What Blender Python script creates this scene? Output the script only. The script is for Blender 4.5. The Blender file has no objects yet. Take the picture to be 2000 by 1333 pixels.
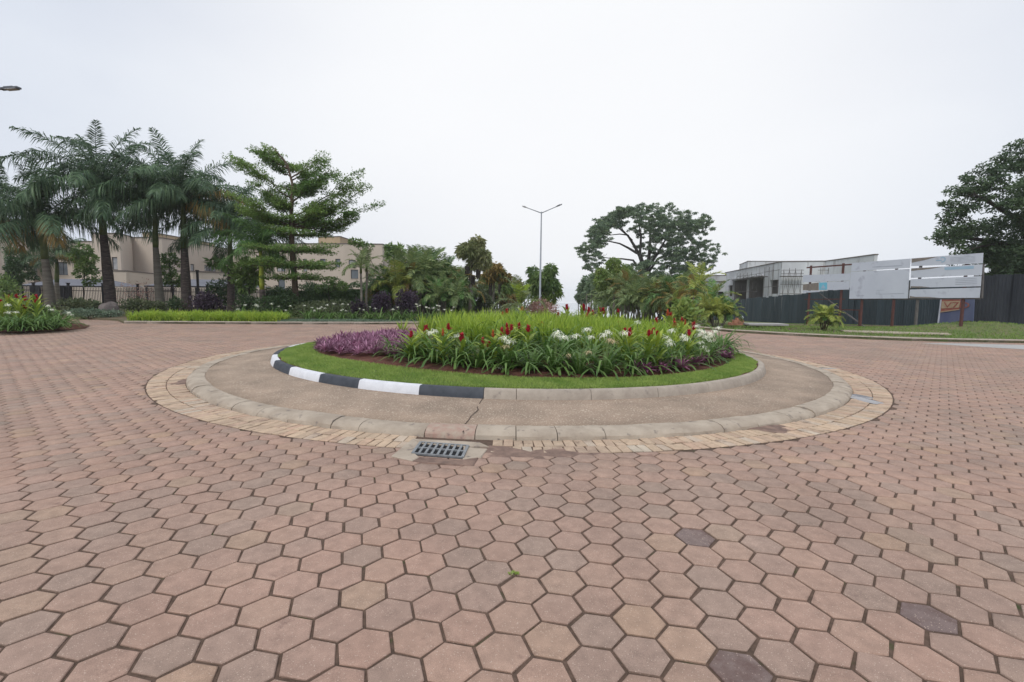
import bpy, bmesh, math, random
import numpy as np
from mathutils import Matrix, Vector
random.seed(7)
RG = np.random.default_rng(11)
SC = bpy.context.scene
COL = SC.collection
R = math.radians

# ------------------------------------------------------------------ camera
F, PI_, RO, H = 935.0, R(5.2), R(0.7), 1.45
cd = bpy.data.cameras.new('camera'); cd.sensor_width = 36; cd.lens = 36 * F / 2000
cd.clip_start = 0.05; cd.clip_end = 20000
cam = bpy.data.objects.new('camera', cd); COL.objects.link(cam)
cam.matrix_world = Matrix.Translation((0, 0, H)) @ Matrix.Rotation(R(90) - PI_, 4, 'X') @ Matrix.Rotation(RO, 4, 'Z')
SC.camera = cam

# ------------------------------------------------------------------ light
SUN_EL, SUN_AZ = R(55), R(205)         # high behind the camera, veiled by cloud
w = bpy.data.worlds.new('World'); SC.world = w; w.use_nodes = True
nt = w.node_tree; nt.nodes.clear(); N = nt.nodes.new; LK = nt.links.new
out = N('ShaderNodeOutputWorld'); bg = N('ShaderNodeBackground'); bg.inputs['Strength'].default_value = 0.1
sky = N('ShaderNodeTexSky'); sky.sky_type = 'NISHITA'; sky.sun_disc = False
sky.sun_elevation = SUN_EL; sky.sun_rotation = SUN_AZ; sky.dust_density = 4
geo = N('ShaderNodeTexCoord')
nz = N('ShaderNodeTexNoise'); nz.inputs['Scale'].default_value = 1.5; nz.inputs['Detail'].default_value = 4; nz.inputs['Roughness'].default_value = 0.42
mp = N('ShaderNodeMapping'); mp.inputs['Scale'].default_value = (1, 1, 2.0); mp.inputs['Location'].default_value = (0.4, 1.7, 0.3)
LK(geo.outputs['Generated'], mp.inputs['Vector']); LK(mp.outputs['Vector'], nz.inputs['Vector'])
cr = N('ShaderNodeValToRGB'); LK(nz.outputs['Fac'], cr.inputs['Fac'])
cr.color_ramp.elements[0].position = 0.40; cr.color_ramp.elements[0].color = (0.57, 0.625, 0.745, 1)
cr.color_ramp.elements[1].position = 0.60; cr.color_ramp.elements[1].color = (0.74, 0.785, 0.865, 1)
# a broad bright patch of thin cloud above the avenue
dp = N('ShaderNodeVectorMath'); dp.operation = 'DOT_PRODUCT'; LK(geo.outputs['Generated'], dp.inputs[0])
gd = Vector((math.sin(R(6)) * math.cos(R(24)), math.cos(R(6)) * math.cos(R(24)), math.sin(R(24)))); dp.inputs[1].default_value = gd
mr = N('ShaderNodeMapRange'); mr.inputs['From Min'].default_value = 0.66; mr.inputs['From Max'].default_value = 1.0
mr.inputs['To Min'].default_value = 0; mr.inputs['To Max'].default_value = 0.9; mr.interpolation_type = 'SMOOTHSTEP'
LK(dp.outputs['Value'], mr.inputs['Value'])
mx = N('ShaderNodeMix'); mx.data_type = 'RGBA'; LK(mr.outputs['Result'], mx.inputs['Factor']); LK(cr.outputs['Color'], mx.inputs['A'])
mx.inputs['B'].default_value = (0.97, 0.975, 0.985, 1)
sc_ = N('ShaderNodeVectorMath'); sc_.operation = 'SCALE'; sc_.inputs['Scale'].default_value = 9.8; LK(mx.outputs['Result'], sc_.inputs[0])
mx2 = N('ShaderNodeMix'); mx2.data_type = 'RGBA'; mx2.inputs['Factor'].default_value = 0.96
LK(sky.outputs['Color'], mx2.inputs['A']); LK(sc_.outputs['Vector'], mx2.inputs['B'])
LK(mx2.outputs['Result'], bg.inputs['Color']); LK(bg.outputs['Background'], out.inputs['Surface'])
sl = bpy.data.lights.new('sun', 'SUN'); sl.energy = 1.5; sl.angle = R(25); sl.color = (1.0, 0.965, 0.91)
so = bpy.data.objects.new('sun', sl); COL.objects.link(so)
sd = Vector((math.sin(SUN_AZ) * math.cos(SUN_EL), math.cos(SUN_AZ) * math.cos(SUN_EL), math.sin(SUN_EL)))
so.rotation_euler = sd.to_track_quat('Z', 'Y').to_euler(); so.location = sd * 50
SC.view_settings.view_transform = 'Standard'; SC.view_settings.look = 'None'
SC.view_settings.exposure = 0.12; SC.view_settings.gamma = 1.0; SC.view_settings.use_curve_mapping = False
SC.render.engine = 'CYCLES'; SC.cycles.volume_bounces = 2; SC.cycles.transparent_max_bounces = 16

# ------------------------------------------------------------------ survey helpers (points of the place measured from the camera's station)
def ray(px, py):
    x = px - 1000.; y = -(py - 666.5); c, s = math.cos(RO), math.sin(RO); x, y = c * x - s * y, s * x + c * y
    return x / F, (F * math.cos(PI_) + y * math.sin(PI_)) / F, (-F * math.sin(PI_) + y * math.cos(PI_)) / F
def gp(px, py, z=0.0):                     # point at height z
    a, b, c = ray(px, py); t = -(H - z) / c; return Vector((a * t, b * t, z))
def at(px, py, Y):                         # point at distance Y
    a, b, c = ray(px, py); t = Y / b; return Vector((a * t, Y, H + c * t))
def smooth(a, b, x):
    t = min(1, max(0, (x - a) / (b - a))); return t * t * (3 - 2 * t)
def gz(X, Y):                              # the lie of the land: it falls towards the lake
    s = smooth(-2, 9, X)
    z = -0.036 * max(0, Y - 25) * s - 0.02 * max(0, Y - 55) * (1 - s)
    z -= 14 * smooth(115, 300, Y)
    return z
def gzm(X, Y):                             # height of planted ground outside the paving
    return 0.10 + gz(X, Y)

# ------------------------------------------------------------------ object helpers
def tag(o, label=None, cat=None, group=None, kind=None):
    if label: o['label'] = label
    if cat: o['category'] = cat
    if group: o['group'] = group
    if kind: o['kind'] = kind
    return o
def empty(name, loc, label, cat, group=None, rz=0, sc=None):
    o = bpy.data.objects.new(name, None); COL.objects.link(o); o.location = loc; o.rotation_euler = (0, 0, rz)
    if sc: o.scale = (sc, sc, sc)
    o.empty_display_size = .2
    return tag(o, label, cat, group)
def link(name, me, parent=None, loc=None, rz=None):
    o = bpy.data.objects.new(name, me); COL.objects.link(o)
    if parent: o.parent = parent
    if loc is not None: o.location = loc
    if rz is not None: o.rotation_euler = (0, 0, rz)
    return o
def mesh(name, V, Fs, mat, tint=None, smooth_=False, mi=None):
    """V Nx3, Fs list of faces or an int array MxK"""
    me = bpy.data.meshes.new(name)
    if isinstance(Fs, np.ndarray):
        V = np.asarray(V, np.float32); n, k = Fs.shape
        me.vertices.add(len(V)); me.vertices.foreach_set('co', V.ravel())
        me.loops.add(n * k); me.loops.foreach_set('vertex_index', Fs.astype(np.int32).ravel())
        me.polygons.add(n); me.polygons.foreach_set('loop_start', np.arange(0, n * k, k, dtype=np.int32))
        me.update(calc_edges=True)
    else:
        me.from_pydata([tuple(v) for v in V], [], [tuple(f) for f in Fs]); me.update()
    if tint is not None:
        a = me.attributes.new('tint', 'FLOAT', 'FACE'); a.data.foreach_set('value', np.asarray(tint, np.float32))
    for m in (mat if isinstance(mat, (list, tuple)) else [mat]): me.materials.append(m)
    if mi is not None: me.polygons.foreach_set('material_index', np.asarray(mi, np.int32))
    if smooth_: me.shade_smooth()
    return me
class MB:
    def __init__(s): s.v = []; s.f = []; s.t = []; s.m = []; s.mi = 0; s.tint = 0.5
    def add(s, V, Fs):
        b = len(s.v); s.v += [tuple(v) for v in V]
        for f in Fs: s.f.append(tuple(i + b for i in f)); s.t.append(s.tint); s.m.append(s.mi)
        return s
    def box(s, lo, hi, M=None):
        x0, y0, z0 = lo; x1, y1, z1 = hi
        V = [(x0, y0, z0), (x1, y0, z0), (x1, y1, z0), (x0, y1, z0), (x0, y0, z1), (x1, y0, z1), (x1, y1, z1), (x0, y1, z1)]
        if M is not None: V = [M @ Vector(v) for v in V]
        return s.add(V, [(0, 3, 2, 1), (4, 5, 6, 7), (0, 1, 5, 4), (1, 2, 6, 5), (2, 3, 7, 6), (3, 0, 4, 7)])
    def bar(s, a, b, wx, wy=None):
        wy = wy or wx; a = Vector(a); b = Vector(b); d = (b - a); L = d.length; d.normalize()
        u = Vector((0, 0, 1)) if abs(d.z) < .95 else Vector((1, 0, 0)); x = d.cross(u).normalized(); y = x.cross(d)
        V = [p + x * sx * wx / 2 + y * sy * wy / 2 for p in (a, b) for sx, sy in ((-1, -1), (1, -1), (1, 1), (-1, 1))]
        return s.add(V, [(0, 3, 2, 1), (4, 5, 6, 7), (0, 1, 5, 4), (1, 2, 6, 5), (2, 3, 7, 6), (3, 0, 4, 7)])
    def tube(s, P, rad, n=8, cap=True):
        P = [Vector(p) for p in P]
        if not hasattr(rad, '__len__'): rad = [rad] * len(P)
        V = []; Fs = []; px = None
        for i, p in enumerate(P):
            d = (P[min(i + 1, len(P) - 1)] - P[max(i - 1, 0)]).normalized()
            if px is None: u = Vector((1, 0, 0)) if abs(d.x) < .8 else Vector((0, 1, 0)); px = u
            x = (px - d * px.dot(d)).normalized(); px = x; y = d.cross(x)
            for k in range(n):
                a = 2 * math.pi * k / n; V.append(p + (x * math.cos(a) + y * math.sin(a)) * rad[i])
        for i in range(len(P) - 1):
            for k in range(n): Fs.append((i * n + k, i * n + (k + 1) % n, (i + 1) * n + (k + 1) % n, (i + 1) * n + k))
        if cap: Fs.append(tuple(range(n))[::-1]); Fs.append(tuple(range((len(P) - 1) * n, len(P) * n)))
        return s.add(V, Fs)
    def mesh(s, name, mat, sm=False): return mesh(name, s.v, s.f, mat, s.t, sm, s.m if max(s.m or [0]) else None)
    def obj(s, name, mat, parent=None, sm=False, **k): return link(name, s.mesh(name, mat, sm), parent, **k)

# ------------------------------------------------------------------ materials
def mat(name, c1, c2=None, scale=3.0, rough=0.8, bump=0.0, bscale=None, tint=0.0, c3=None, c3scale=20, c3thr=.6, spec=.3, metal=0, streak=0, detail=6, trans=0.0, objr=0.0, lo=.35, hi=.65):
    m = bpy.data.materials.new(name); m.use_nodes = True; t = m.node_tree; t.nodes.clear(); n = t.nodes.new; l = t.links.new
    o = n('ShaderNodeOutputMaterial'); b = n('ShaderNodeBsdfPrincipled'); b.inputs['Roughness'].default_value = rough
    b.inputs['Specular IOR Level'].default_value = spec; b.inputs['Metallic'].default_value = metal
    c2 = c2 or tuple(v * .75 for v in c1)
    g = n('ShaderNodeNewGeometry'); tc = n('ShaderNodeTexCoord')
    mp = n('ShaderNodeMapping'); l(g.outputs['Position'], mp.inputs['Vector'])
    if streak: mp.inputs['Scale'].default_value = (1, 1, 1 / streak)
    nz = n('ShaderNodeTexNoise'); nz.inputs['Scale'].default_value = scale; nz.inputs['Detail'].default_value = detail; nz.inputs['Roughness'].default_value = .6
    l(mp.outputs['Vector'], nz.inputs['Vector'])
    rr = n('ShaderNodeMapRange'); rr.inputs['From Min'].default_value = lo; rr.inputs['From Max'].default_value = hi; l(nz.outputs['Fac'], rr.inputs['Value'])
    fac = rr.outputs['Result']
    if tint:
        a = n('ShaderNodeAttribute'); a.attribute_name = 'tint'
        mi = n('ShaderNodeMix'); mi.data_type = 'FLOAT'; mi.inputs['Factor'].default_value = tint
        l(fac, mi.inputs['A']); l(a.outputs['Fac'], mi.inputs['B']); fac = mi.outputs['Result']
    mc = n('ShaderNodeMix'); mc.data_type = 'RGBA'; l(fac, mc.inputs['Factor']); mc.inputs['A'].default_value = (*c1, 1); mc.inputs['B'].default_value = (*c2, 1)
    col = mc.outputs['Result']
    if c3:
        n3 = n('ShaderNodeTexNoise'); n3.inputs['Scale'].default_value = c3scale; n3.inputs['Detail'].default_value = 5; l(mp.outputs['Vector'], n3.inputs['Vector'])
        r3 = n('ShaderNodeMapRange'); r3.inputs['From Min'].default_value = c3thr; r3.inputs['From Max'].default_value = c3thr + .12; l(n3.outputs['Fac'], r3.inputs['Value'])
        m3 = n('ShaderNodeMix'); m3.data_type = 'RGBA'; l(r3.outputs['Result'], m3.inputs['Factor']); l(col, m3.inputs['A']); m3.inputs['B'].default_value = (*c3, 1); col = m3.outputs['Result']
    if objr:
        oi = n('ShaderNodeObjectInfo'); hs = n('ShaderNodeHueSaturation'); mr = n('ShaderNodeMapRange')
        mr.inputs['To Min'].default_value = 1 - objr; mr.inputs['To Max'].default_value = 1 + objr
        l(oi.outputs['Random'], mr.inputs['Value']); l(mr.outputs['Result'], hs.inputs['Value']); l(col, hs.inputs['Color']); col = hs.outputs['Color']
    l(col, b.inputs['Base Color'])
    if bump:
        nb = n('ShaderNodeTexNoise'); nb.inputs['Scale'].default_value = bscale or scale * 6; nb.inputs['Detail'].default_value = 6; l(mp.outputs['Vector'], nb.inputs['Vector'])
        bp = n('ShaderNodeBump'); bp.inputs['Distance'].default_value = bump; l(nb.outputs['Fac'], bp.inputs['Height']); l(bp.outputs['Normal'], b.inputs['Normal'])
    if trans:
        tr = n('ShaderNodeBsdfTranslucent'); hs2 = n('ShaderNodeHueSaturation'); hs2.inputs['Value'].default_value = 1.3; l(col, hs2.inputs['Color']); l(hs2.outputs['Color'], tr.inputs['Color'])
        ms = n('ShaderNodeMixShader'); ms.inputs['Fac'].default_value = trans; l(b.outputs['BSDF'], ms.inputs[1]); l(tr.outputs['BSDF'], ms.inputs[2]); l(ms.outputs['Shader'], o.inputs['Surface'])
    else: l(b.outputs['BSDF'], o.inputs['Surface'])
    return m
def leafmat(name, c1, c2, **k):
    c1 = tuple(v * 1.3 for v in c1); c2 = tuple(v * 1.3 for v in c2)
    k.setdefault('tint', .8); k.setdefault('trans', .22); k.setdefault('rough', .5); k.setdefault('spec', .35); k.setdefault('scale', 1.2)
    return mat(name, c1, c2, **k)

def paver_mat(name, cols, stain=0.0, grime=True, rough=.82):
    """concrete paver: one hue per unit (tint on joined units, object random on single ones), speckle, blotches, dark worn edges stay as relief"""
    m = bpy.data.materials.new(name); m.use_nodes = True; t = m.node_tree; t.nodes.clear(); n = t.nodes.new; l = t.links.new
    o = n('ShaderNodeOutputMaterial'); b = n('ShaderNodeBsdfPrincipled'); b.inputs['Roughness'].default_value = rough; b.inputs['Specular IOR Level'].default_value = .3
    l(b.outputs['BSDF'], o.inputs['Surface'])
    a = n('ShaderNodeAttribute'); a.attribute_name = 'tint'; oi = n('ShaderNodeObjectInfo')
    gt = n('ShaderNodeMath'); gt.operation = 'GREATER_THAN'; gt.inputs[1].default_value = .005; l(a.outputs['Fac'], gt.inputs[0])
    mi = n('ShaderNodeMix'); mi.data_type = 'FLOAT'; l(gt.outputs['Value'], mi.inputs['Factor']); l(oi.outputs['Random'], mi.inputs['A']); l(a.outputs['Fac'], mi.inputs['B'])
    cr = n('ShaderNodeValToRGB'); cr.color_ramp.elements.remove(cr.color_ramp.elements[1]); el = cr.color_ramp.elements
    el[0].position = cols[0][0]; el[0].color = (*cols[0][1], 1)
    for p, c in cols[1:]: e = el.new(p); e.color = (*c, 1)
    l(mi.outputs['Result'], cr.inputs['Fac'])
    g = n('ShaderNodeNewGeometry'); pos = g.outputs['Position']
    def noise(s, d=5, r=.6):
        q = n('ShaderNodeTexNoise'); q.inputs['Scale'].default_value = s; q.inputs['Detail'].default_value = d; q.inputs['Roughness'].default_value = r; l(pos, q.inputs['Vector']); return q.outputs['Fac']
    def mul(col, f, lo, hi, a_, b_):
        r = n('ShaderNodeMapRange'); r.inputs['From Min'].default_value = lo; r.inputs['From Max'].default_value = hi; r.inputs['To Min'].default_value = a_; r.inputs['To Max'].default_value = b_; l(f, r.inputs['Value'])
        h = n('ShaderNodeHueSaturation'); l(r.outputs['Result'], h.inputs['Value']); l(col, h.inputs['Color']); return h.outputs['Color']
    col = cr.outputs['Color']
    gf = n('ShaderNodeMapRange'); gf.inputs['From Min'].default_value = .42; gf.inputs['From Max'].default_value = .68; gf.inputs['To Max'].default_value = .55; l(noise(.33, 5), gf.inputs['Value'])
    gm = n('ShaderNodeMix'); gm.data_type = 'RGBA'; l(gf.outputs['Result'], gm.inputs['Factor']); l(col, gm.inputs['A']); gm.inputs['B'].default_value = (.295, .23, .185, 1); col = gm.outputs['Result'] if grime else col
    col = mul(col, noise(1.1, 4), .3, .7, .86, 1.12)      # traffic film
    col = mul(col, noise(14, 6), .3, .72, .82, 1.12)      # blotches
    col = mul(col, noise(320, 2), .35, .65, .80, 1.18)    # sand
    v = n('ShaderNodeTexVoronoi'); v.inputs['Scale'].default_value = 70; l(pos, v.inputs['Vector'])
    r = n('ShaderNodeMapRange'); r.inputs['From Min'].default_value = .12; r.inputs['From Max'].default_value = .2; r.inputs['To Min'].default_value = .8; r.inputs['To Max'].default_value = 0; l(v.outputs['Distance'], r.inputs['Value'])
    sp = n('ShaderNodeMix'); sp.data_type = 'RGBA'; l(r.outputs['Result'], sp.inputs['Factor']); l(col, sp.inputs['A']); sp.inputs['B'].default_value = (.55, .43, .35, 1); col = sp.outputs['Result']
    # brown grime blots on some units
    q = n('ShaderNodeMapRange'); q.inputs['From Min'].default_value = .62 - stain; q.inputs['From Max'].default_value = .76 - stain; q.inputs['To Max'].default_value = .7; l(noise(4.3, 6, .7), q.inputs['Value'])
    sm = n('ShaderNodeMix'); sm.data_type = 'RGBA'; l(q.outputs['Result'], sm.inputs['Factor']); l(col, sm.inputs['A']); sm.inputs['B'].default_value = (.12, .07, .06, 1); col = sm.outputs['Result']
    l(col, b.inputs['Base Color'])
    bp = n('ShaderNodeBump'); bp.inputs['Distance'].default_value = .0016; bp.inputs['Strength'].default_value = .7; l(noise(150, 5, .7), bp.inputs['Height']); l(bp.outputs['Normal'], b.inputs['Normal'])
    return m

M = {}
M['paver'] = paver_mat('paver_concrete', [(0, (.335, .24, .19)), (.14, (.355, .248, .197)), (.34, (.385, .255, .20)), (.65, (.40, .26, .20)), (.9, (.405, .27, .205)), (.96, (.425, .285, .20)), (1, (.32, .235, .185))])
M['paver_dark'] = paver_mat('stained_paver', [(0, (.20, .145, .135)), (1, (.17, .125, .12))], stain=.14)
M['brick'] = paver_mat('cream_brick', [(0, (.46, .33, .24)), (.3, (.53, .40, .28)), (.6, (.58, .43, .30)), (.8, (.52, .35, .25)), (1, (.54, .46, .36))], rough=.85, stain=.06)
M['joint'] = mat('joint_soil', (.15, .10, .075), (.085, .058, .042), 24, .95, .004, 200, c3=(.05, .07, .02), c3scale=7, c3thr=.62)
M['kerb_old'] = mat('weathered_concrete', (.46, .39, .31), (.34, .28, .22), 4, .9, .004, 60, c3=(.20, .17, .15), c3scale=11, c3thr=.60)
M['kerb_pink'] = mat('pink_concrete', (.38, .25, .20), (.42, .34, .27), 12, .9, .005, 80, c3=(.2, .15, .13), c3scale=14, c3thr=.6)
M['kerb_grey'] = mat('bare_kerb_concrete', (.44, .38, .315), (.34, .29, .24), 6, .88, .003, 70, c3=(.22, .19, .17), c3scale=9, c3thr=.62)
M['white'] = mat('white_kerb_paint', (.76, .77, .80), (.66, .67, .70), 8, .6, .0015, 60)
M['black'] = mat('black_kerb_paint', (.042, .050, .062), (.065, .073, .088), 8, .6, .0015, 60)
M['apron'] = mat('exposed_aggregate', (.40, .30, .225), (.235, .18, .135), 1.7, .92, .006, 150, c3=(.66, .56, .44), c3scale=55, c3thr=.57, detail=14, lo=.32, hi=.72)
M['crack'] = mat('crack_soil', (.10, .07, .055), (.06, .045, .035), 30, .95)
M['soil'] = mat('red_soil', (.15, .062, .042), (.085, .038, .028), 8, .95, .02, 40)
M['mud'] = mat('dried_mud', (.27, .18, .14), (.15, .10, .08), 9, .8, .004, 90)
M['lawn'] = mat('lawn_ground', (.14, .19, .05), (.09, .13, .035), 14, .95, .01, 120)
M['grass_far'] = mat('verge_grass', (.12, .175, .05), (.19, .18, .085), 1.1, .95, .03, 60, c3=(.06, .09, .03), c3scale=5, c3thr=.55)
M['ground'] = mat('rough_ground', (.10, .11, .05), (.17, .13, .085), .25, .95, .03, 8)
M['water'] = mat('lake_water', (.30, .34, .38), (.34, .38, .42), .02, .12, .02, .4, spec=.5)
M['puddle'] = mat('puddle_water', (.17, .15, .155), (.13, .12, .12), 3, .03, spec=.8)
M['concrete'] = mat('pale_concrete', (.44, .43, .41), (.36, .35, .34), 2, .85, .003, 50)
M['iron'] = mat('galvanised_grate', (.30, .32, .33), (.20, .21, .22), 20, .5, .001, 80, metal=.4)
M['dark'] = mat('pit_shade_paint', (.02, .02, .022), (.012, .012, .014), 5, .9)  # near-black that paints the shade below the drain grate
M['fence_black'] = mat('black_fence_paint', (.014, .014, .018), (.022, .022, .026), 3, .5)
M['cream'] = mat('cream_render', (.57, .49, .41), (.52, .445, .37), .5, .9, .002, 20, streak=3)
M['cream_dark'] = mat('parapet_cap', (.20, .17, .15), None, 2, .8)
M['cream_pent'] = mat('ochre_render', (.50, .38, .24), (.44, .33, .21), .5, .9, streak=3)
M['glass'] = mat('window_glass', (.10, .12, .14), (.17, .19, .21), .8, .12, spec=.6)
M['curtain'] = mat('curtain', (.42, .42, .42), (.28, .29, .31), 3, .9)
M['frame_dk'] = mat('dark_window_frame', (.03, .03, .035), None, 2, .5)
M['shade'] = mat('grey_carport_roof', (.17, .175, .20), (.13, .135, .16), 1, .8)
M['unfin'] = mat('raw_plaster', (.70, .72, .735), (.55, .56, .575), .35, .95, .004, 10, streak=5, c3=(.36, .35, .345), c3scale=1.3, c3thr=.58)
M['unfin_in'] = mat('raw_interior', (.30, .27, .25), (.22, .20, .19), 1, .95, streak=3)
M['steel_red'] = mat('red_oxide_steel', (.14, .055, .045), (.09, .042, .038), 6, .6)
M['steel_dk'] = mat('scaffold_steel', (.16, .15, .145), (.10, .09, .085), 4, .6)
M['board'] = mat('faded_sign_vinyl', (.60, .63, .70), (.55, .58, .65), .8, .5, .001, 6, c3=(.46, .48, .55), c3scale=2.3, c3thr=.57)
M['board_old'] = mat('peeled_sign_backing', (.27, .235, .20), (.19, .165, .15), 5, .85, streak=4)
M['print_grey'] = mat('faded_print', (.43, .46, .53), None, 3, .6)
M['blue'] = mat('blue_sign_print', (.16, .50, .66), (.20, .55, .70), 4, .5)
M['blue_pale'] = mat('faded_blue_print', (.33, .49, .62), (.38, .52, .64), 4, .5)
M['sheet'] = mat('painted_iron_sheet', (.030, .047, .058), (.048, .066, .078), 1.1, .55, .002, 8, streak=6, objr=.18, c3=(.09, .10, .11), c3scale=2, c3thr=.66)
M['sheet_blk'] = mat('black_iron_sheet', (.020, .024, .032), (.038, .043, .052), 1.6, .75, streak=4, objr=.2)
M['sheet_blue'] = mat('blue_banner_sheet', (.10, .12, .22), (.14, .16, .25), 2, .6, streak=4)
M['banner_red'] = mat('banner_red', (.30, .08, .06), (.36, .14, .10), 6, .6)
M['banner_tan'] = mat('banner_tan', (.52, .40, .27), (.42, .29, .19), 6, .6)
M['pole'] = mat('galvanised_pole', (.30, .32, .35), (.24, .26, .29), 2, .5, metal=.3)
M['lamp'] = mat('lamp_housing', (.14, .15, .17), None, 3, .5)
M['lamp_w'] = mat('pale_lamp_housing', (.5, .5, .5), None, 3, .5)
M['bark_palm'] = mat('palm_trunk_bark', (.10, .08, .072), (.055, .043, .042), 1.4, .9, .012, 14, streak=.12, c3=(.18, .15, .125), c3scale=4, c3thr=.55)
M['bark_pale'] = mat('pale_trunk_bark', (.22, .20, .17), (.14, .125, .10), 1.4, .9, .01, 14, streak=.15)
M['shaft'] = mat('crownshaft_green', (.12, .15, .045), (.055, .085, .03), 2, .5)
M['shaft_y'] = mat('crownshaft_yellow', (.38, .40, .05), (.26, .33, .05), 2, .5)
M['bark'] = mat('tree_bark', (.14, .10, .07), (.085, .063, .048), 5, .9, .02, 25)
M['bark_dk'] = mat('dark_tree_bark', (.075, .065, .055), (.045, .04, .035), 3, .9, .02, 20)
M['rock'] = mat('boulder_rock', (.20, .17, .16), (.11, .095, .09), 3, .9, .03, 10)
M['frond'] = leafmat('royal_frond', (.032, .072, .042), (.11, .17, .08), objr=.25)
M['frond_y'] = leafmat('green_frond', (.05, .12, .035), (.10, .18, .045), objr=.2)
M['frond_dead'] = leafmat('yellowing_frond', (.24, .15, .045), (.15, .13, .04), objr=.15)
M['frond_cane'] = leafmat('cane_palm_frond', (.15, .22, .045), (.30, .30, .07), objr=.25)
M['frond_cane2'] = leafmat('cane_palm_dark', (.09, .15, .06), (.22, .26, .10), objr=.25)
M['leaf'] = leafmat('tree_leaf', (.065, .125, .04), (.17, .24, .07))
M['leaf_airy'] = leafmat('airy_tree_leaf', (.07, .14, .04), (.19, .27, .075), trans=.32)
M['leaf_dk'] = leafmat('dark_tree_leaf', (.034, .064, .032), (.085, .13, .055))
M['leaf_far'] = leafmat('far_tree_leaf', (.075, .125, .075), (.17, .225, .12))  # paler leaf tone, distance haze put into the colour
M['leaf_br'] = leafmat('bright_leaf', (.11, .19, .045), (.21, .25, .06))
M['leaf_br2'] = leafmat('rusty_leaf', (.15, .19, .08), (.32, .30, .15))
M['leaf_pu'] = leafmat('dark_purple_leaf', (.032, .022, .040), (.065, .045, .065))
M['leaf_hedge'] = leafmat('hedge_leaf', (.035, .068, .032), (.08, .13, .05))
M['leaf_low'] = leafmat('low_shrub_leaf', (.06, .085, .04), (.12, .14, .07))
M['lily'] = leafmat('lily_leaf', (.045, .105, .022), (.13, .21, .055), rough=.45, spec=.3, trans=.25)
M['lily_fl'] = leafmat('white_petal', (.80, .80, .74), (.66, .66, .54), trans=.3)
M['cream_fl'] = leafmat('withered_petal', (.62, .52, .34), (.5, .4, .25))
M['stalk'] = leafmat('flower_stalk', (.12, .19, .06), (.16, .22, .08))
M['ginger'] = leafmat('ginger_leaf', (.13, .21, .035), (.30, .36, .05))
M['red'] = leafmat('red_bract', (.42, .018, .035), (.26, .015, .03), trans=.15)
M['orange'] = leafmat('orange_bract', (.45, .12, .04), (.35, .05, .03), trans=.15)
M['yg'] = leafmat('lime_grass', (.12, .215, .03), (.36, .44, .06), trans=.3, scale=1.6, tint=.6)
M['yg2'] = leafmat('lime_border_grass', (.17, .28, .035), (.34, .42, .06), trans=.3)
M['blade'] = leafmat('lawn_blade', (.14, .23, .045), (.30, .37, .10), trans=.3, scale=2.5, tint=.5)
M['blade_far'] = leafmat('verge_blade', (.09, .17, .035), (.20, .26, .065), trans=.3, scale=.7, tint=.5)
M['rhoeo'] = leafmat('purple_rosette', (.13, .035, .075), (.36, .20, .28), trans=.15, objr=.3, tint=.85)
M['rhoeo_dk'] = leafmat('dark_purple_rosette', (.12, .03, .075), (.24, .10, .17), trans=.15, objr=.2)
M['bluegrn'] = leafmat('blue_green_cover', (.09, .14, .095), (.17, .22, .15))
M['pinkbush'] = leafmat('pink_grey_bush', (.20, .12, .11), (.34, .21, .17))

# ------------------------------------------------------------------ the ring shapes of the island (surveyed radius by bearing, smoothed)
CX, CY = 0.0, 11.3
def fourier(tab, n=3, reg=.6):
    th = np.radians([t for t, _ in tab]); r = np.array([q for _, q in tab], float); r0 = np.median(r)
    B = lambda t: np.stack([np.ones_like(t)] + [f(k * t) for k in range(1, n + 1) for f in (np.cos, np.sin)], -1)
    A = B(th); W = np.diag([0] + [reg * k * k for k in range(1, n + 1) for _ in (0, 1)])
    c = np.linalg.solve(A.T @ A + W, A.T @ (r - r0)); c[0] += r0
    return lambda t: B(np.asarray(t, float)) @ c
r_brick = fourier([(-174, 7.10), (-158, 6.97), (-143, 6.85), (-128, 6.84), (-121, 6.85), (-113, 6.88), (-105, 6.98), (-80, 6.98), (-77, 6.96), (-70, 6.95), (-65, 7.0), (-57, 7.02), (-49, 7.07), (-42, 7.12), (-36, 7.14), (-27, 7.17), (-18, 7.2), (-14, 7.12), (176, 7.0), (30, 7.1), (60, 7.05), (90, 7), (120, 7), (150, 7)])
r_kerb = fourier([(-151, 6.36), (-142, 6.35), (-134, 6.38), (-126, 6.43), (-118, 6.44), (-110, 6.48), (-101, 6.54), (-98, 6.54), (-93, 6.57), (-89, 6.57), (-86, 6.55), (-81, 6.52), (-78, 6.50), (-70, 6.49), (-62, 6.53), (-53, 6.58), (-43, 6.63), (-33, 6.68), (-25, 6.70), (-10, 6.65), (1, 6.62), (18, 6.6), (166, 6.5), (176, 6.55), (50, 6.6), (90, 6.55), (130, 6.5)])
r_in = fourier([(-178, 5.33), (-166, 5.2), (-152, 5.11), (-148, 5.08), (-135, 4.99), (-125, 4.97), (-115, 4.98), (-104, 5.05), (-94, 5.13), (-91, 5.15), (-84, 5.22), (-75, 5.26), (-65, 5.3), (-56, 5.31), (-45, 5.32), (-34, 5.32), (-22, 5.34), (-13, 5.36), (-3, 5.42), (173, 5.36), (40, 5.4), (90, 5.35), (140, 5.35)])
def rp(rf, th, d=0.0, z=0.0):
    r = float(rf(np.array(th))) + d; return Vector((CX + r * math.cos(th), CY + r * math.sin(th), z))
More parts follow.
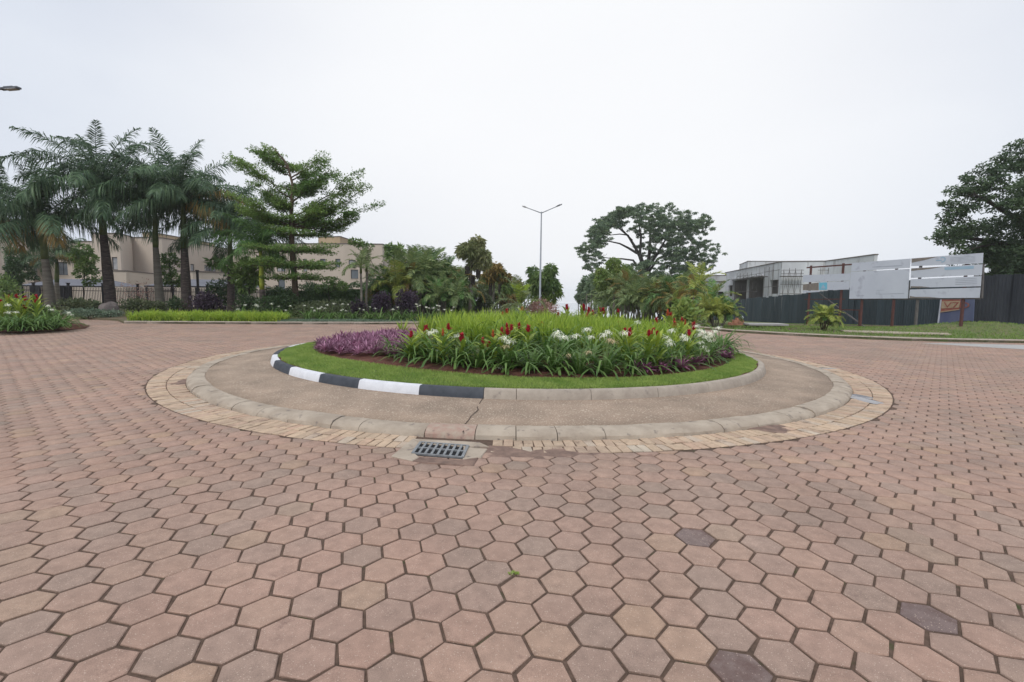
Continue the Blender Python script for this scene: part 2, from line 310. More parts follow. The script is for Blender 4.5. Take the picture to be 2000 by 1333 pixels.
def ringsheet(name, rows, m, n=240, center=False, jitter=0):
    """rows: list of (radius function, offset, z)"""
    V = []; Fs = []
    for rf, d, z in rows:
        for k in range(n):
            p = rp(rf, 2 * math.pi * k / n, d, z); V.append(p)
    for i in range(len(rows) - 1):
        for k in range(n): Fs.append((i * n + k, i * n + (k + 1) % n, (i + 1) * n + (k + 1) % n, (i + 1) * n + k))
    if center: Fs.append(tuple((len(rows) - 1) * n + k for k in range(n)))
    return link(name, mesh(name, V, Fs, m, None, True))

# ------------------------------------------------------------------ ground, lake
def ground():
    xs = np.concatenate([np.linspace(-900, -130, 12), np.linspace(-110, 110, 56), np.linspace(130, 900, 12)]); ys = np.concatenate([np.linspace(-30, 120, 50), np.linspace(128, 320, 20)])
    V = [(x, y, gz(x, y) - .05) for y in ys for x in xs]; nx = len(xs)
    Fs = [(j * nx + i, j * nx + i + 1, (j + 1) * nx + i + 1, (j + 1) * nx + i) for j in range(len(ys) - 1) for i in range(nx - 1)]
    tag(link('ground', mesh('ground', V, Fs, M['ground'], None, True)), kind='structure')
    s = 1300
    tag(link('lake_water', mesh('lake_water', [(-s, 200, -12), (s, 200, -12), (s, 1300, -12), (-s, 1300, -12)], [(0, 1, 2, 3)], M['water'])), kind='structure')
    # ground to the sides and behind
    tag(link('outer_ground', mesh('outer_ground', [(-900, -600, -.3), (900, -600, -.3), (900, -29, -.06), (-900, -29, -.06)], [(0, 1, 2, 3)], M['ground'])), kind='structure')
ground()

# paved carriageway: the soil bed the pavers are laid in
pav = tag(link('pavement', mesh('pavement', [(-40, -2, -.0085), (40, -2, -.0085), (40, 30, -.0085), (-40, 30, -.0085)], [(0, 1, 2, 3)], M['joint'])), kind='structure')

def poly_sheet(name, pts, z, m, depth=.25, parent=None, bumps=0, kind=None, res=None):
    """raised sheet of ground with a skirt; follows gz"""
    bm = bmesh.new(); vs = [bm.verts.new((x, y, 0)) for x, y in pts]; f = bm.faces.new(vs)
    if f.normal.z < 0: bmesh.ops.reverse_faces(bm, faces=[f])
    bmesh.ops.triangulate(bm, faces=[f])
    if res: bmesh.ops.subdivide_edges(bm, edges=bm.edges[:], cuts=res, use_grid_fill=True); bmesh.ops.triangulate(bm, faces=bm.faces[:])
    for v in bm.verts: v.co.z = z + gz(v.co.x, v.co.y) + (random.uniform(-bumps, bumps) if bumps else 0)
    ex = bmesh.ops.extrude_edge_only(bm, edges=[e for e in bm.edges if e.is_boundary])
    for v in [g for g in ex['geom'] if isinstance(g, bmesh.types.BMVert)]: v.co.z -= depth
    me = bpy.data.meshes.new(name); bm.to_mesh(me); bm.free(); me.materials.append(m)
    o = link(name, me, parent)
    if kind: o['kind'] = kind
    return o

# kerb lines (X, Y)
KL = [tuple(gp(px, py)[:2]) for px, py in ((242, 632.5), (330, 633), (440, 633.5), (540, 634), (640, 634), (740, 634), (850, 633.5))] + [(-2.6, 26.6), (-2.2, 30), (-2.2, 60)]
KR = [(8.3, 60), (8.3, 34), (8.4, 26.5)] + [tuple(gp(px, py)[:2]) for px, py in ((1400, 646.5), (1430, 649.5), (1490, 653), (1550, 656.5), (1620, 660), (1700, 663.5), (1780, 666.5), (1850, 668), (1930, 669.5), (2000, 671))] + [(24, 17.4), (32, 17.2)]
verge_l = poly_sheet('planting_bed', [KL[0]] + KL[1:] + [(-2.2, 75), (-60, 75), (-60, 45), (-24.5, 26.5), (-20.3, 24.6)], .09, M['ground'], kind='structure')
verge_r = poly_sheet('grass_verge', [(x, y) for x, y in KR] + [(60, 17.2), (60, 80), (8.3, 80)], .09, M['grass_far'], kind='structure')
median = poly_sheet('road_median', [(.9, 27.5), (2.2, 26.4), (3.6, 26.4), (4.9, 27.5), (5.2, 60), (.6, 60)], .09, M['grass_far'], kind='structure')

def kerb_line(name, pts, parent, step=1.0, wd=.15, z0=-.05, z1=.13, m='kerb_grey', outside=1):
    P = [Vector((x, y, 0)) for x, y in pts]; seg = []
    for a, b in zip(P, P[1:]):
        L = (b - a).length; n = max(1, round(L / step))
        for i in range(n): seg.append((a.lerp(b, i / n), a.lerp(b, (i + 1) / n)))
    for a, b in seg:
        if a.y > 48: continue
        d = (b - a).normalized(); nrm = Vector((d.y, -d.x, 0)) * outside; a2 = a + d * .006; b2 = b - d * .006
        g = gz(a.x, a.y); mb = MB(); t = z1 + g + random.uniform(-.006, .006)
        prof = [(0, z0 + g), (0, t - .03), (.03, t), (wd, t), (wd, z0 + g)]
        V = [q + nrm * (-k) + Vector((0, 0, h)) for q in (a2, b2) for k, h in prof]; n = len(prof)
        Fs = [(i, i + 1, n + i + 1, n + i) for i in range(n - 1)] + [tuple(range(n)), tuple(range(2 * n - 1, n - 1, -1))]
        mb.add(V, Fs).obj('kerb_stone', M[m], parent)
    return
kerb_line('k', KL[:9], verge_l)
kerb_line('k', KR[1:], verge_r, wd=.14)

# pavers ------------------------------------------------------------
PP, PA = 0.21625, 0.31531; OX, OY = -0.43298, 1.71596
def hexagons():
    e1 = np.array([math.cos(PA), math.sin(PA)]) * PP; e2 = np.array([math.cos(PA + math.pi / 3), math.sin(PA + math.pi / 3)]) * PP
    I, J = np.meshgrid(np.arange(-260, 261), np.arange(-120, 200)); C = I.ravel()[:, None] * e1 + J.ravel()[:, None] * e2 + [OX, OY]
    x, y = C.T
    k = (y > .75) & (y < 27.2) & (np.abs(x) < 1.13 * y + 2.2)
    # leave out what lies under the verges and beds
    kr = np.array(KR[2:]); kl = np.array(KL[:8])
    k &= ~((x > 8.4) & (y > np.interp(x, kr[:, 0], kr[:, 1]) + .25))
    k &= ~((x < -2.6) & (x > -18.4) & (y > np.interp(x, kl[:, 0], kl[:, 1]) + .25))
    C = C[k]; th = np.arctan2(C[:, 1] - CY, C[:, 0] - CX); r = np.hypot(C[:, 0] - CX, C[:, 1] - CY)
    k = r > r_brick(th) - .04; C = C[k]
    n = len(C); ang = PA + math.pi / 6 + np.arange(6) * math.pi / 3
    gap = .0066; bev = .0055
    rin = (PP / 2 - gap) / math.cos(math.pi / 6)
    U = np.stack([np.cos(ang), np.sin(ang)], 1)
    rot = RG.normal(0, .010, n); cs, sn = np.cos(rot), np.sin(rot)
    Ur = np.stack([U[None, :, 0] * cs[:, None] - U[None, :, 1] * sn[:, None], U[None, :, 0] * sn[:, None] + U[None, :, 1] * cs[:, None]], -1)
    jit = RG.normal(0, .0016, (n, 6, 2)); chip = (RG.uniform(0, 1, (n, 6, 1)) < .06) * RG.uniform(.006, .016, (n, 6, 1))
    outer = C[:, None] + Ur * (rin * RG.uniform(.985, 1.005, (n, 1, 1)) - chip * .5) + jit
    inner = C[:, None] + Ur * (rin - bev - chip) + jit
    def push(Q, d):
        dx = Q[..., 0] - CX; dy = Q[..., 1] - CY; t = np.arctan2(dy, dx); rr = np.hypot(dx, dy); rb = r_brick(t) + d
        f = np.where(rr < rb, rb / rr, 1.0); return np.stack([CX + dx * f, CY + dy * f], -1)
    outer = push(outer, .012); inner = push(inner, .016)
    z = RG.normal(0, .0011, n); tl = RG.normal(0, .008, (n, 2))
    zi = z[:, None] + ((inner - C[:, None]) * tl[:, None]).sum(-1); zo = z[:, None] + ((outer - C[:, None]) * tl[:, None]).sum(-1) - .0035
    V = np.zeros((n, 18, 3)); V[:, :6, :2] = inner; V[:, :6, 2] = zi; V[:, 6:12, :2] = outer; V[:, 6:12, 2] = zo; V[:, 12:, :2] = outer; V[:, 12:, 2] = -.02
    tint = np.clip(RG.uniform(.01, 1, n), .01, 1)
    return C, V, tint
HC, HV, HT = hexagons()
def in_view(C, m=0):
    px = []
    for x, y in C:
        Z = -H; d = y * math.cos(PI_) - Z * math.sin(PI_); u = y * math.sin(PI_) + Z * math.cos(PI_); X = F * x / d; Yv = F * u / d
        c, s = math.cos(-RO), math.sin(-RO); px.append((1000 + c * X - s * Yv, 666.5 - (s * X + c * Yv)))
    P = np.array(px); return (P[:, 0] > -m) & (P[:, 0] < 2000 + m) & (P[:, 1] < 1333 + m), P
iv, HP = in_view(HC)
order = np.argsort(np.where(iv, HC[:, 1] + .0 * HC[:, 0], 1e6)); single = order[:296]
dark = []
for q in ((1345, 1050), (1797, 1203), (1445, 1300)):
    i = int(np.argmin(np.hypot(HP[:, 0] - q[0], HP[:, 1] - q[1]))); dark.append(i)
single = list(dict.fromkeys(list(dark) + list(single)))[:299]
TOP = [tuple(range(6))]; SIDE = [(k + 6, (k + 1) % 6 + 6, (k + 1) % 6, k) for k in range(6)] + [(k + 12, (k + 1) % 6 + 12, (k + 1) % 6 + 6, k + 6) for k in range(6)]
for i in single:
    c = Vector((*HC[i], 0)); V = HV[i] - np.array([*HC[i], 0])
    o = link('paver', mesh('paver', V, TOP + SIDE, M['paver_dark'] if i in dark else M['paver']), pav, c)
    if i in dark: o['label'] = 'dark stained hexagonal paver'
rest = np.setdiff1d(np.arange(len(HC)), single)
Vr = HV[rest]; n = len(rest); base = (np.arange(n) * 18)[:, None, None]
topq = np.array([(0, 1, 2, 3), (0, 3, 4, 5)]); sideq = np.array(SIDE)
FQ = np.concatenate([topq, sideq])[None] + base
tag(link('pavers', mesh('pavers', Vr.reshape(-1, 3), FQ.reshape(-1, 4), M['paver'], np.repeat(HT[rest], 14)), pav), kind='stuff')

# brick ring ------------------------------------------------------------
bb = tag(ringsheet('brick_border', [(r_brick, .006, -.006), (r_kerb, -.1, -.008)], M['joint']), kind='structure')
def bricks():
    L = []
    for row in range(2):
        t = -math.pi + (.004 if row else 0)
        while t < math.pi:
            rb = float(r_brick(np.array(t))); rk = float(r_kerb(np.array(t))); wd = rb - rk; h = wd / 2
            r0 = rk + row * h; w_ = .102 * random.uniform(.93, 1.07)
            dt = w_ / (r0 + h / 2); deg = math.degrees(t) % 360
            skip = 261.0 < deg < 268.2       # the grate's frame
            if not skip: L.append((t, t + dt, r0, r0 + h))
            t += dt
    return L
BL = bricks(); bo = []
def brick_geom(t0, t1, r0, r1):
    g = .0048; c = []; jr = random.uniform(-.004, .004); sk = random.uniform(-.0012, .0012)
    for r_, s in ((r0 + g, -1), (r1 - g, 1)):
        for t_ in (t0 + g / r_, t1 - g / r_): c.append(Vector((CX + r_ * math.cos(t_ + sk * s), CY + r_ * math.sin(t_ + sk * s), 0)))
    a, b, d, e = c[0], c[1], c[3], c[2]; Q = [a, b, d, e]; ce = (a + b + d + e) / 4; z = random.uniform(-.003, .005); tx, ty = random.gauss(0, .02), random.gauss(0, .02)
    V = [];
    for k, (s, dz) in enumerate(((.955, 0), (1, -.004), (1, -.02))):
        for q in Q:
            p = ce + (q - ce) * s; p.z = z + dz + (p.x - ce.x) * tx + (p.y - ce.y) * ty if k < 2 else -.02; V.append(p)
    Fs = [(0, 1, 2, 3)] + [(4 * k + i + 4, 4 * k + (i + 1) % 4 + 4, 4 * k + (i + 1) % 4, 4 * k + i) for k in (0, 1) for i in range(4)]
    return ce, V, Fs
near = sorted(range(len(BL)), key=lambda i: (CY + BL[i][2] * math.sin(BL[i][0])) if True else 0)[:290]
sm = set(near); mb = MB()
for i, b in enumerate(BL):
    ce, V, Fs = brick_geom(*b)
    if i in sm: link('brick', mesh('brick', [v - ce for v in V], Fs, M['brick']), bb, ce)
    else: mb.tint = random.uniform(.02, 1); mb.add(V, Fs)
tag(mb.obj('bricks', M['brick'], bb), kind='stuff')

# apron and its mountable kerb ------------------------------------------------------------
APW = .27
apron = ringsheet('apron', [(r_kerb, -APW - .0, .02), (r_kerb, -APW - .002, .070), (r_kerb, -.7, .085), (r_in, .35, .112), (r_in, .01, .120), (r_in, -.05, .12)], M['apron']); tag(apron, kind='structure')
def kerb_ring(parent, rf, prof, seams, mats, name='kerb_stone', sub=6, rough=0):
    for i, (a, b) in enumerate(zip(seams, seams[1:])):
        g = .004 / 6; n = sub; V = []; dz = random.uniform(-rough, rough); dd = random.uniform(-rough, rough)
        for k in range(n + 1):
            t = a + g + (b - a - 2 * g) * k / n
            for d, z in prof:
                V.append(rp(rf, t, d + dd + random.uniform(-rough, rough) * .35, z + (dz + random.uniform(-rough, rough) * .35 if z > .01 else 0)))
        p = len(prof); Fs = [(k * p + j, (k + 1) * p + j, (k + 1) * p + j + 1, k * p + j + 1) for k in range(n) for j in range(p - 1)]
        Fs += [tuple(range(p)), tuple(range((n + 1) * p - 1, n * p - 1, -1))]
        c = rp(rf, (a + b) / 2); o = link(name, mesh(name, [v - c for v in V], Fs, mats(i)), parent, c)
        o.data.shade_smooth()
        try: o.data.set_sharp_from_angle(angle=R(35))
        except Exception: pass
ak = tag(ringsheet('apron_kerb', [(r_kerb, -.03, -.03), (r_kerb, -.2, -.03)], M['joint']), kind='structure')
prof = [(0, -.02), (-.012, .03), (-.05, .062), (-.11, .078), (-.20, .084), (-APW, .076), (-APW, .0)]
def th_of(px, py, z=0): p = gp(px, py, z); return math.atan2(p.y - CY, p.x - CX)
fr = [th_of(*q) for q in ((700, 842), (826, 855), (925, 862.5), (1008, 864), (1090, 862), (1180, 856), (1330, 848))]
seams = list(fr)
t = fr[-1]
while t < math.pi * 1.5 - .35 - .0: t += random.uniform(.075, .095); seams.append(t)
t_end = fr[0] + 2 * math.pi
seams = [s for s in seams if s < t_end - .09]; 
while t_end - seams[-1] > .12: seams.append(seams[-1] + random.uniform(.08, .10))
seams.append(t_end)
kerb_ring(ak, r_kerb, prof, seams, lambda i: M['kerb_pink'] if i == 1 else M['kerb_old'], rough=.007)
# crack across the apron, filled with dark soil
cp = [gp(x, y, .1) for x, y in ((945, 779), (940, 786), (932, 797), (934, 801), (920, 811), (915, 818), (906, 826), (908, 831), (904, 838))]
mb = MB(); V = []
for i, p in enumerate(cp):
    q = p - Vector((CX, CY, 0)); rr = math.hypot(q.x, q.y); th = math.atan2(q.y, q.x); ri = float(r_in(np.array(th))); rk = float(r_kerb(np.array(th)))
    z = .070 + (.12 - .070) * (rk - APW - rr) / (rk - APW - ri) + .006; w_ = random.uniform(.003, .008)
    V += [(p.x - w_, p.y, z), (p.x + w_, p.y, z)]
mb.add(V, [(2 * i, 2 * i + 1, 2 * i + 3, 2 * i + 2) for i in range(len(cp) - 1)]); mb.obj('crack', M['crack'], apron)

# island kerb ------------------------------------------------------------
ik = tag(ringsheet('island_kerb', [(r_in, -.03, .1), (r_in, -.10, .1)], M['joint']), kind='structure')
iprof = [(0, .08), (-.012, .15), (-.035, .228), (-.055, .245), (-.13, .248), (-.145, .235), (-.145, .1)]
pts = [(1150, 778.5), (1008, 776.5), (947, 775), (827, 767.5), (715, 755.5), (639, 744.5), (578, 731), (536, 717.5), (532, 705), (549, 688), (577, 679.5)]
th = [th_of(x, y, .12) for x, y in pts]
th = [t - 2 * math.pi if t > 1.6 else t for t in th]              # decreasing angles clockwise round the left
seams = th[::-1]                                                  # increasing
cols = ['white', 'black', 'white', 'black', 'white', 'black', 'white', 'black', 'kerb_grey', 'kerb_grey'] 
t = seams[-1]; extra = []
end = seams[0] + 2 * math.pi
while end - t > .28: t += random.uniform(.16, .19); extra.append(t); 
ne = len(extra) + 1
k_back = 6
cl = cols + ['kerb_grey'] * (ne - k_back) + [('white', 'black')[j % 2] for j in range(k_back)]
cl[-1] = 'black'; cl[-2] = 'white'; cl[-3] = 'black'
kerb_ring(ik, r_in, iprof, seams + extra + [end], lambda i: M[cl[i]], rough=.002)

# island lawn and bed ------------------------------------------------------------
bedpx = [(612, 690), (630, 698), (652, 700), (717, 704), (768, 713), (845, 727), (945, 735), (1009, 739), (1110, 738), (1214, 737), (1313, 735), (1386, 723), (1432, 707), (1432, 697)]
bt = []
for x, y in bedpx:
    p = gp(x, y, .27); bt.append((math.degrees(math.atan2(p.y - CY, p.x - CX)), math.hypot(p.x - CX, p.y - CY)))
bt += [(150, 4.3), (120, 4.35), (90, 4.4), (60, 4.4), (30, 4.4)]
r_bed = fourier(bt, 4, .12)
tag(ringsheet('edge_soil', [(r_in, -.13, .20), (r_in, -.14, .226), (r_in, -.26, .236)], M['soil']), kind='structure')
lawn = tag(ringsheet('island_lawn', [(r_in, -.185, .21), (r_in, -.20, .240), (r_in, -.3, .250), (r_bed, .12, .268), (r_bed, -.05, .25), (r_bed, -.3, .2)], M['lawn']), kind='structure')
def bedz(X, Y):
    d = math.hypot(X - CX, Y - CY) / 4.3; return .24 + .22 * (1 - min(1, d) ** 2)
rows = [(r_bed, .03, .235)]; V = []; Fs = []; n = 160
for i, f in enumerate((1.01, .97, .9, .75, .5, .25, .08)):
    for k in range(n):
        t = 2 * math.pi * k / n; r = float(r_bed(np.array(t))) * f; x, y = CX + r * math.cos(t), CY + r * math.sin(t)
        V.append((x, y, bedz(x, y) - (.02 if i == 0 else 0) + random.uniform(-.012, .012)))
    if i: Fs += [((i - 1) * n + k, (i - 1) * n + (k + 1) % n, i * n + (k + 1) % n, i * n + k) for k in range(n)]
Fs.append(tuple(6 * n + k for k in range(n)))
tag(link('flower_bed_soil', mesh('flower_bed_soil', V, Fs, M['soil'])), kind='structure')

# ------------------------------------------------------------------ foliage kit
def unit(v): return v / np.maximum(1e-9, np.linalg.norm(v, axis=-1, keepdims=True))
def leaf_geo(P, D, L, W, droop=.0, up=None):
    """folded leaf: base, two sides, tip -> 2 tris each"""
    n = len(P); D = unit(D); r = RG.normal(size=(n, 3)) if up is None else up + RG.normal(size=(n, 3)) * .35
    S = unit(np.cross(D, r)); L = np.asarray(L).reshape(-1, 1) * np.ones((n, 1)); W = np.asarray(W).reshape(-1, 1) * np.ones((n, 1))
    mid = P + D * L * .45; T = P + D * L; T[:, 2] -= (L * droop).ravel()
    V = np.stack([P, mid + S * W / 2, T, mid - S * W / 2], 1).reshape(-1, 3)
    b = (np.arange(n) * 4)[:, None]; return V, np.concatenate([b + [0, 1, 2], b + [0, 2, 3]], 1).reshape(-1, 3)
def leaf_mesh(name, P, D, L, W, m, tint=None, droop=0., up=None):
    V, Fc = leaf_geo(P, D, L, W, droop, up); n = len(P)
    if tint is None: tint = RG.uniform(0, 1, n)
    return mesh(name, V, Fc, m, np.repeat(np.clip(tint, 0, 1), 2))
def blades(name, P, h, wd, lean, m, seg=2, tint=None, azbias=None):
    """grass blades: tapered strips; P base points"""
    n = len(P); az = RG.uniform(0, 2 * np.pi, n); h = h * RG.uniform(.6, 1.15, n); ln = lean * RG.uniform(.1, 1, n)
    d = np.stack([np.cos(az), np.sin(az)], 1) * ln[:, None]
    if azbias is not None: d = d + azbias
    fa = RG.uniform(0, 2 * np.pi, n); S = np.stack([np.cos(fa), np.sin(fa), np.zeros(n)], 1) * (wd / 2)
    V = []; lv = seg
    for k in range(lv):
        t = k / seg; c = P.copy(); c[:, :2] += d * (t ** 1.7)[..., None] * h[:, None] if False else d * (t ** 1.7) * h[:, None]; c[:, 2] += h * (t - .25 * t * t * ln)
        w_ = 1 - .35 * t; V += [c - S * w_, c + S * w_]
    c = P.copy(); c[:, :2] += d * h[:, None]; c[:, 2] += h * (1 - .3 * ln); V.append(c)
    V = np.stack(V, 1); m_ = V.shape[1]; b = (np.arange(n) * m_)[:, None]; Fc = []
    for k in range(lv - 1): Fc += [b + [2 * k, 2 * k + 1, 2 * k + 3], b + [2 * k, 2 * k + 3, 2 * k + 2]]
    Fc.append(b + [2 * lv - 2, 2 * lv - 1, 2 * lv]); nf = len(Fc)
    Fc = np.concatenate(Fc, 1).reshape(-1, 3)
    if tint is None: tint = RG.uniform(0, 1, n)
    return mesh(name, V.reshape(-1, 3), Fc, m, np.repeat(tint, nf))
def strap(mb, az, elev, L, wd, droop, base=Vector((0, 0, 0)), seg=6, fold=.25, twist=0):
    """long arching strap leaf"""
    p = Vector(base); e = elev; dirh = Vector((math.cos(az), math.sin(az), 0)); side = Vector((-math.sin(az), math.cos(az), 0)); V = []; st = L / seg
    for k in range(seg + 1):
        t = k / seg; w_ = wd * (.55 + 1.1 * t if t < .4 else 1.0 - ((t - .4) / .6) ** 2.2 * .97) / 2
        up = Vector((-math.sin(e) * dirh.x, -math.sin(e) * dirh.y, math.cos(e)))
        V += [p - side * w_ + up * w_ * fold, p.copy(), p + side * w_ + up * w_ * fold]
        e -= droop / seg * (.4 + 1.4 * t); p = p + (dirh * math.cos(e) + Vector((0, 0, math.sin(e)))) * st
        if p.z < .015: p.z = .015
    Fs = []
    for k in range(seg): Fs += [(3 * k, 3 * k + 1, 3 * k + 4, 3 * k + 3), (3 * k + 1, 3 * k + 2, 3 * k + 5, 3 * k + 4)]
    mb.add(V, Fs)

def frond_mesh(name, L, elev, droop, npair, ll, lw, m, plume=.35, hang=.5, rachis=.02, petiole=.08, seed=0, rm=None, inner_tint=None):
    """pinnate palm leaf in +X, arching; leaflets are tapered blades"""
    rg = np.random.default_rng(seed); S = 16; pts = [np.zeros(3)]; e = elev
    for k in range(S):
        e -= droop / S * (.5 + 1.2 * k / S); pts.append(pts[-1] + np.array([math.cos(e), 0, math.sin(e)]) * L / S)
    pts = np.array(pts)
    mb = MB(); mb.tint = .3; mb.mi = 1; mb.tube([tuple(p) for p in pts[::2]], [rachis * (1 - .85 * i / (S / 2)) for i in range(S // 2 + 1)], 4)
    t = np.repeat(np.linspace(petiole, 1.0, npair), 2); n = len(t); t = np.clip(t + rg.normal(0, .006, n), 0, 1); side = np.tile([1., -1.], npair)
    x = t * S; i0 = np.minimum(x.astype(int), S - 1); f = (x - i0)[:, None]; P = pts[i0] * (1 - f) + pts[i0 + 1] * f; T = unit(pts[i0 + 1] - pts[i0])
    prof = np.sin(np.clip((t - petiole + .06) / (1.06 - petiole), 0, 1) * np.pi) ** .55 * .9 + .12
    Ln = ll * prof * rg.uniform(.85, 1.1, n)
    up = np.cross(np.array([0, 1., 0]), T) * -1
    D = side[:, None] * np.array([0, 1., 0]) * 1.0 + T * (.45 + .75 * t[:, None] ** 2) + up * rg.normal(.12, plume, n)[:, None]
    D = unit(D); hangv = np.array([0, 0, -1.]); W = lw * rg.uniform(.7, 1.1, n)[:, None]
    m1 = P + D * Ln[:, None] * .5 + hangv * (Ln * hang * .22)[:, None]; tip = P + D * Ln[:, None] * .85 + hangv * (Ln * hang * .9)[:, None]
    Sd = unit(np.cross(D, up + rg.normal(0, .5, (n, 3))))
    V = np.stack([P - Sd * W * .25, P + Sd * W * .25, m1 - Sd * W * .5, m1 + Sd * W * .5, tip], 1).reshape(-1, 3); b = (np.arange(n) * 5)[:, None]
    Fc = np.concatenate([b + [0, 1, 3], b + [0, 3, 2], b + [2, 3, 4]], 1).reshape(-1, 3)
    Vm = np.array([tuple(v) for v in mb.v]); nv = len(Vm); rf = []
    for q in mb.f:
        for k in range(1, len(q) - 1): rf.append((q[0], q[k], q[k + 1]))
    rf = np.array(rf); ti = np.repeat(rg.uniform(0, 1, n), 3)
    return mesh(name, np.vstack([Vm, V]), np.vstack([rf, Fc + nv]), [m, rm or m], np.concatenate([np.full(len(rf), .2), ti]), False, np.concatenate([np.ones(len(rf), int), np.zeros(len(Fc), int)]))

def clump_points(clumps, per, shell=.55):
    """points in ellipsoidal clumps: list of (center, rx, ry, rz); density towards the surface"""
    P = []; O = []; T = []
    vol = np.array([c[1] * c[2] + c[1] * c[3] for c in clumps]); cnt = np.maximum(6, (per * vol / vol.sum()).astype(int))
    for (c, rx, ry, rz), k in zip(clumps, cnt):
        d = unit(RG.normal(size=(k, 3))); r = RG.uniform(shell, 1.05, k) ** .7; q = d * r[:, None] * [rx, ry, rz]; P.append(q + np.array(c)); O.append(d)
        T.append(np.full(k, RG.uniform(.1, .9)) + RG.normal(0, .18, k))
    return np.vstack(P), np.vstack(O), np.clip(np.concatenate(T), 0, 1)
def limb(mb, a, b, r0, r1, seg=5, wob=.12, n=6, sag=0):
    a, b = Vector(a), Vector(b); L = (b - a).length; P = []
    for k in range(seg + 1):
        t = k / seg; p = a.lerp(b, t); s = math.sin(t * math.pi)
        p += Vector((random.uniform(-1, 1), random.uniform(-1, 1), random.uniform(-1, 1))) * L * wob * s * .5 + Vector((0, 0, sag * L * s)); P.append(p)
    mb.tube(P, [r0 + (r1 - r0) * k / seg for k in range(seg + 1)], n); return P

def shrub(name, base, rx, ry, rz, n, ls, m, label, cat='shrub', group=None, nclump=14, stems=True, stem_h=.0, flat=1.0, aspect=.55, bark='bark_dk'):
    root = empty(name, base, label, cat, group); cl = []
    for _ in range(nclump):
        d = unit(RG.normal(size=3)); d[2] = abs(d[2]) * 1.2 - .25; d *= RG.uniform(.35, .68)
        s = RG.uniform(.34, .5); cl.append(((d[0] * rx, d[1] * ry, stem_h + rz * (.52 + d[2] * .62)), rx * s, ry * s, rz * s * flat))
    P, O, T = clump_points(cl, n, .5); k = P[:, 2] > .02; P, O, T = P[k], O[k], T[k]
    link('foliage', leaf_mesh('foliage', P, O + RG.normal(size=P.shape) * .8 + [0, 0, .2], ls * RG.uniform(.7, 1.3, len(P)), ls * aspect, m, T), root)
    if stems:
        mb = MB()
        for c, *_ in cl[:7]: limb(mb, (random.uniform(-.08, .08) * rx, random.uniform(-.08, .08) * ry, -.05), c, .012 + .014 * rz, .006, 4, .1, 5)
        mb.obj('stem', M[bark], root)
    return root

# ------------------------------------------------------------------ island planting
# lawn blades (too many to count)
def lawn_pts(n, lo, hi, r0f, r1f, ymax=99):
    t = RG.uniform(lo, hi, n); a = r0f(t) ; b = r1f(t); r = np.sqrt(RG.uniform(0, 1, n) * (b * b - a * a) + a * a)
    return np.stack([CX + r * np.cos(t), CY + r * np.sin(t)], 1)
gb = lambda t: r_bed(t) - .03
gi = lambda t: r_in(t) - .165 - .03 * np.sin(np.asarray(t) * 37) * np.sin(np.asarray(t) * 11)
P2 = np.vstack([lawn_pts(70000, -math.pi * 1.06, .12, gb, gi), lawn_pts(12000, .1, math.pi * .95, gb, gi)])
th_ = np.arctan2(P2[:, 1] - CY, P2[:, 0] - CX); rr_ = np.hypot(P2[:, 0] - CX, P2[:, 1] - CY); f_ = (rr_ - gb(th_)) / (gi(th_) - gb(th_))
P3 = np.column_stack([P2, .262 - .03 * f_ ** 2])
lo = tag(link('lawn_grass', blades('lawn_grass', P3, .042, .0085, .8, M['blade'], 2, np.clip(.5 + .25 * np.sin(P3[:, 0] * 3.1) * np.sin(P3[:, 1] * 4.3) + .15 * np.sin(P3[:, 0] * 11 + P3[:, 1] * 9) + RG.normal(0, .2, len(P3)), 0, 1))), 'short green lawn grass ringing the flower bed inside the painted kerb', 'grass', kind='stuff')

# lily clump meshes
def lily_mesh(seed, n=34, L=.62, bias=None):
    random.seed(seed); mb = MB()
    for i in range(n):
        az = random.uniform(0, 2 * math.pi); e = random.uniform(.75, 1.45); mb.tint = random.random()
        if i < n * .22: e = random.uniform(.45, .8)
        b = Vector((math.cos(az) * random.uniform(.01, .06), math.sin(az) * random.uniform(.01, .06), 0))
        strap(mb, az, e, L * random.uniform(.7, 1.35), random.uniform(.026, .042), random.uniform(1.2, 2.7), b, 7)
    return mb.mesh('leaves', M['lily'], True)
LM = [lily_mesh(s, 58 if s % 2 else 50) for s in range(5)]
def spider_flower(seed):
    random.seed(seed); mb = MB(); mb.tint = .2
    for f in range(5):
        az = random.uniform(0, 6.28); el = random.uniform(.1, 1.3); c = Vector((math.cos(az) * math.cos(el), math.sin(az) * math.cos(el), math.sin(el) * .8)) * .055
        mb.tube([(0, 0, 0), c], [.004, .004], 4)
        for k in range(6):
            a2 = az + k * 1.047; mb.tint = random.random() * .6
            strap(mb, a2, random.uniform(.3, 1.1), random.uniform(.09, .14), .0075, random.uniform(1.9, 3.1), c + Vector((0, 0, .6)), 4, .1)
    for i, v in enumerate(mb.v):
        if v[2] > .3: mb.v[i] = (v[0], v[1], v[2] - .6)
    return mb.mesh('flower', M['lily_fl'])
SFM = [spider_flower(40 + s) for s in range(3)]
SFC = []
for m_ in SFM[:1]:
    q = m_.copy(); q.materials.clear(); q.materials.append(M['cream_fl']); SFC.append(q)
ORD = ['first', 'second', 'third', 'fourth', 'fifth', 'sixth', 'seventh', 'eighth', 'ninth', 'tenth', 'eleventh', 'twelfth', 'thirteenth', 'fourteenth', 'fifteenth', 'sixteenth', 'seventeenth', 'eighteenth', 'nineteenth', 'twentieth', 'twenty-first', 'twenty-second', 'twenty-third', 'twenty-fourth', 'twenty-fifth', 'twenty-sixth', 'twenty-seventh', 'twenty-eighth', 'twenty-ninth', 'thirtieth']
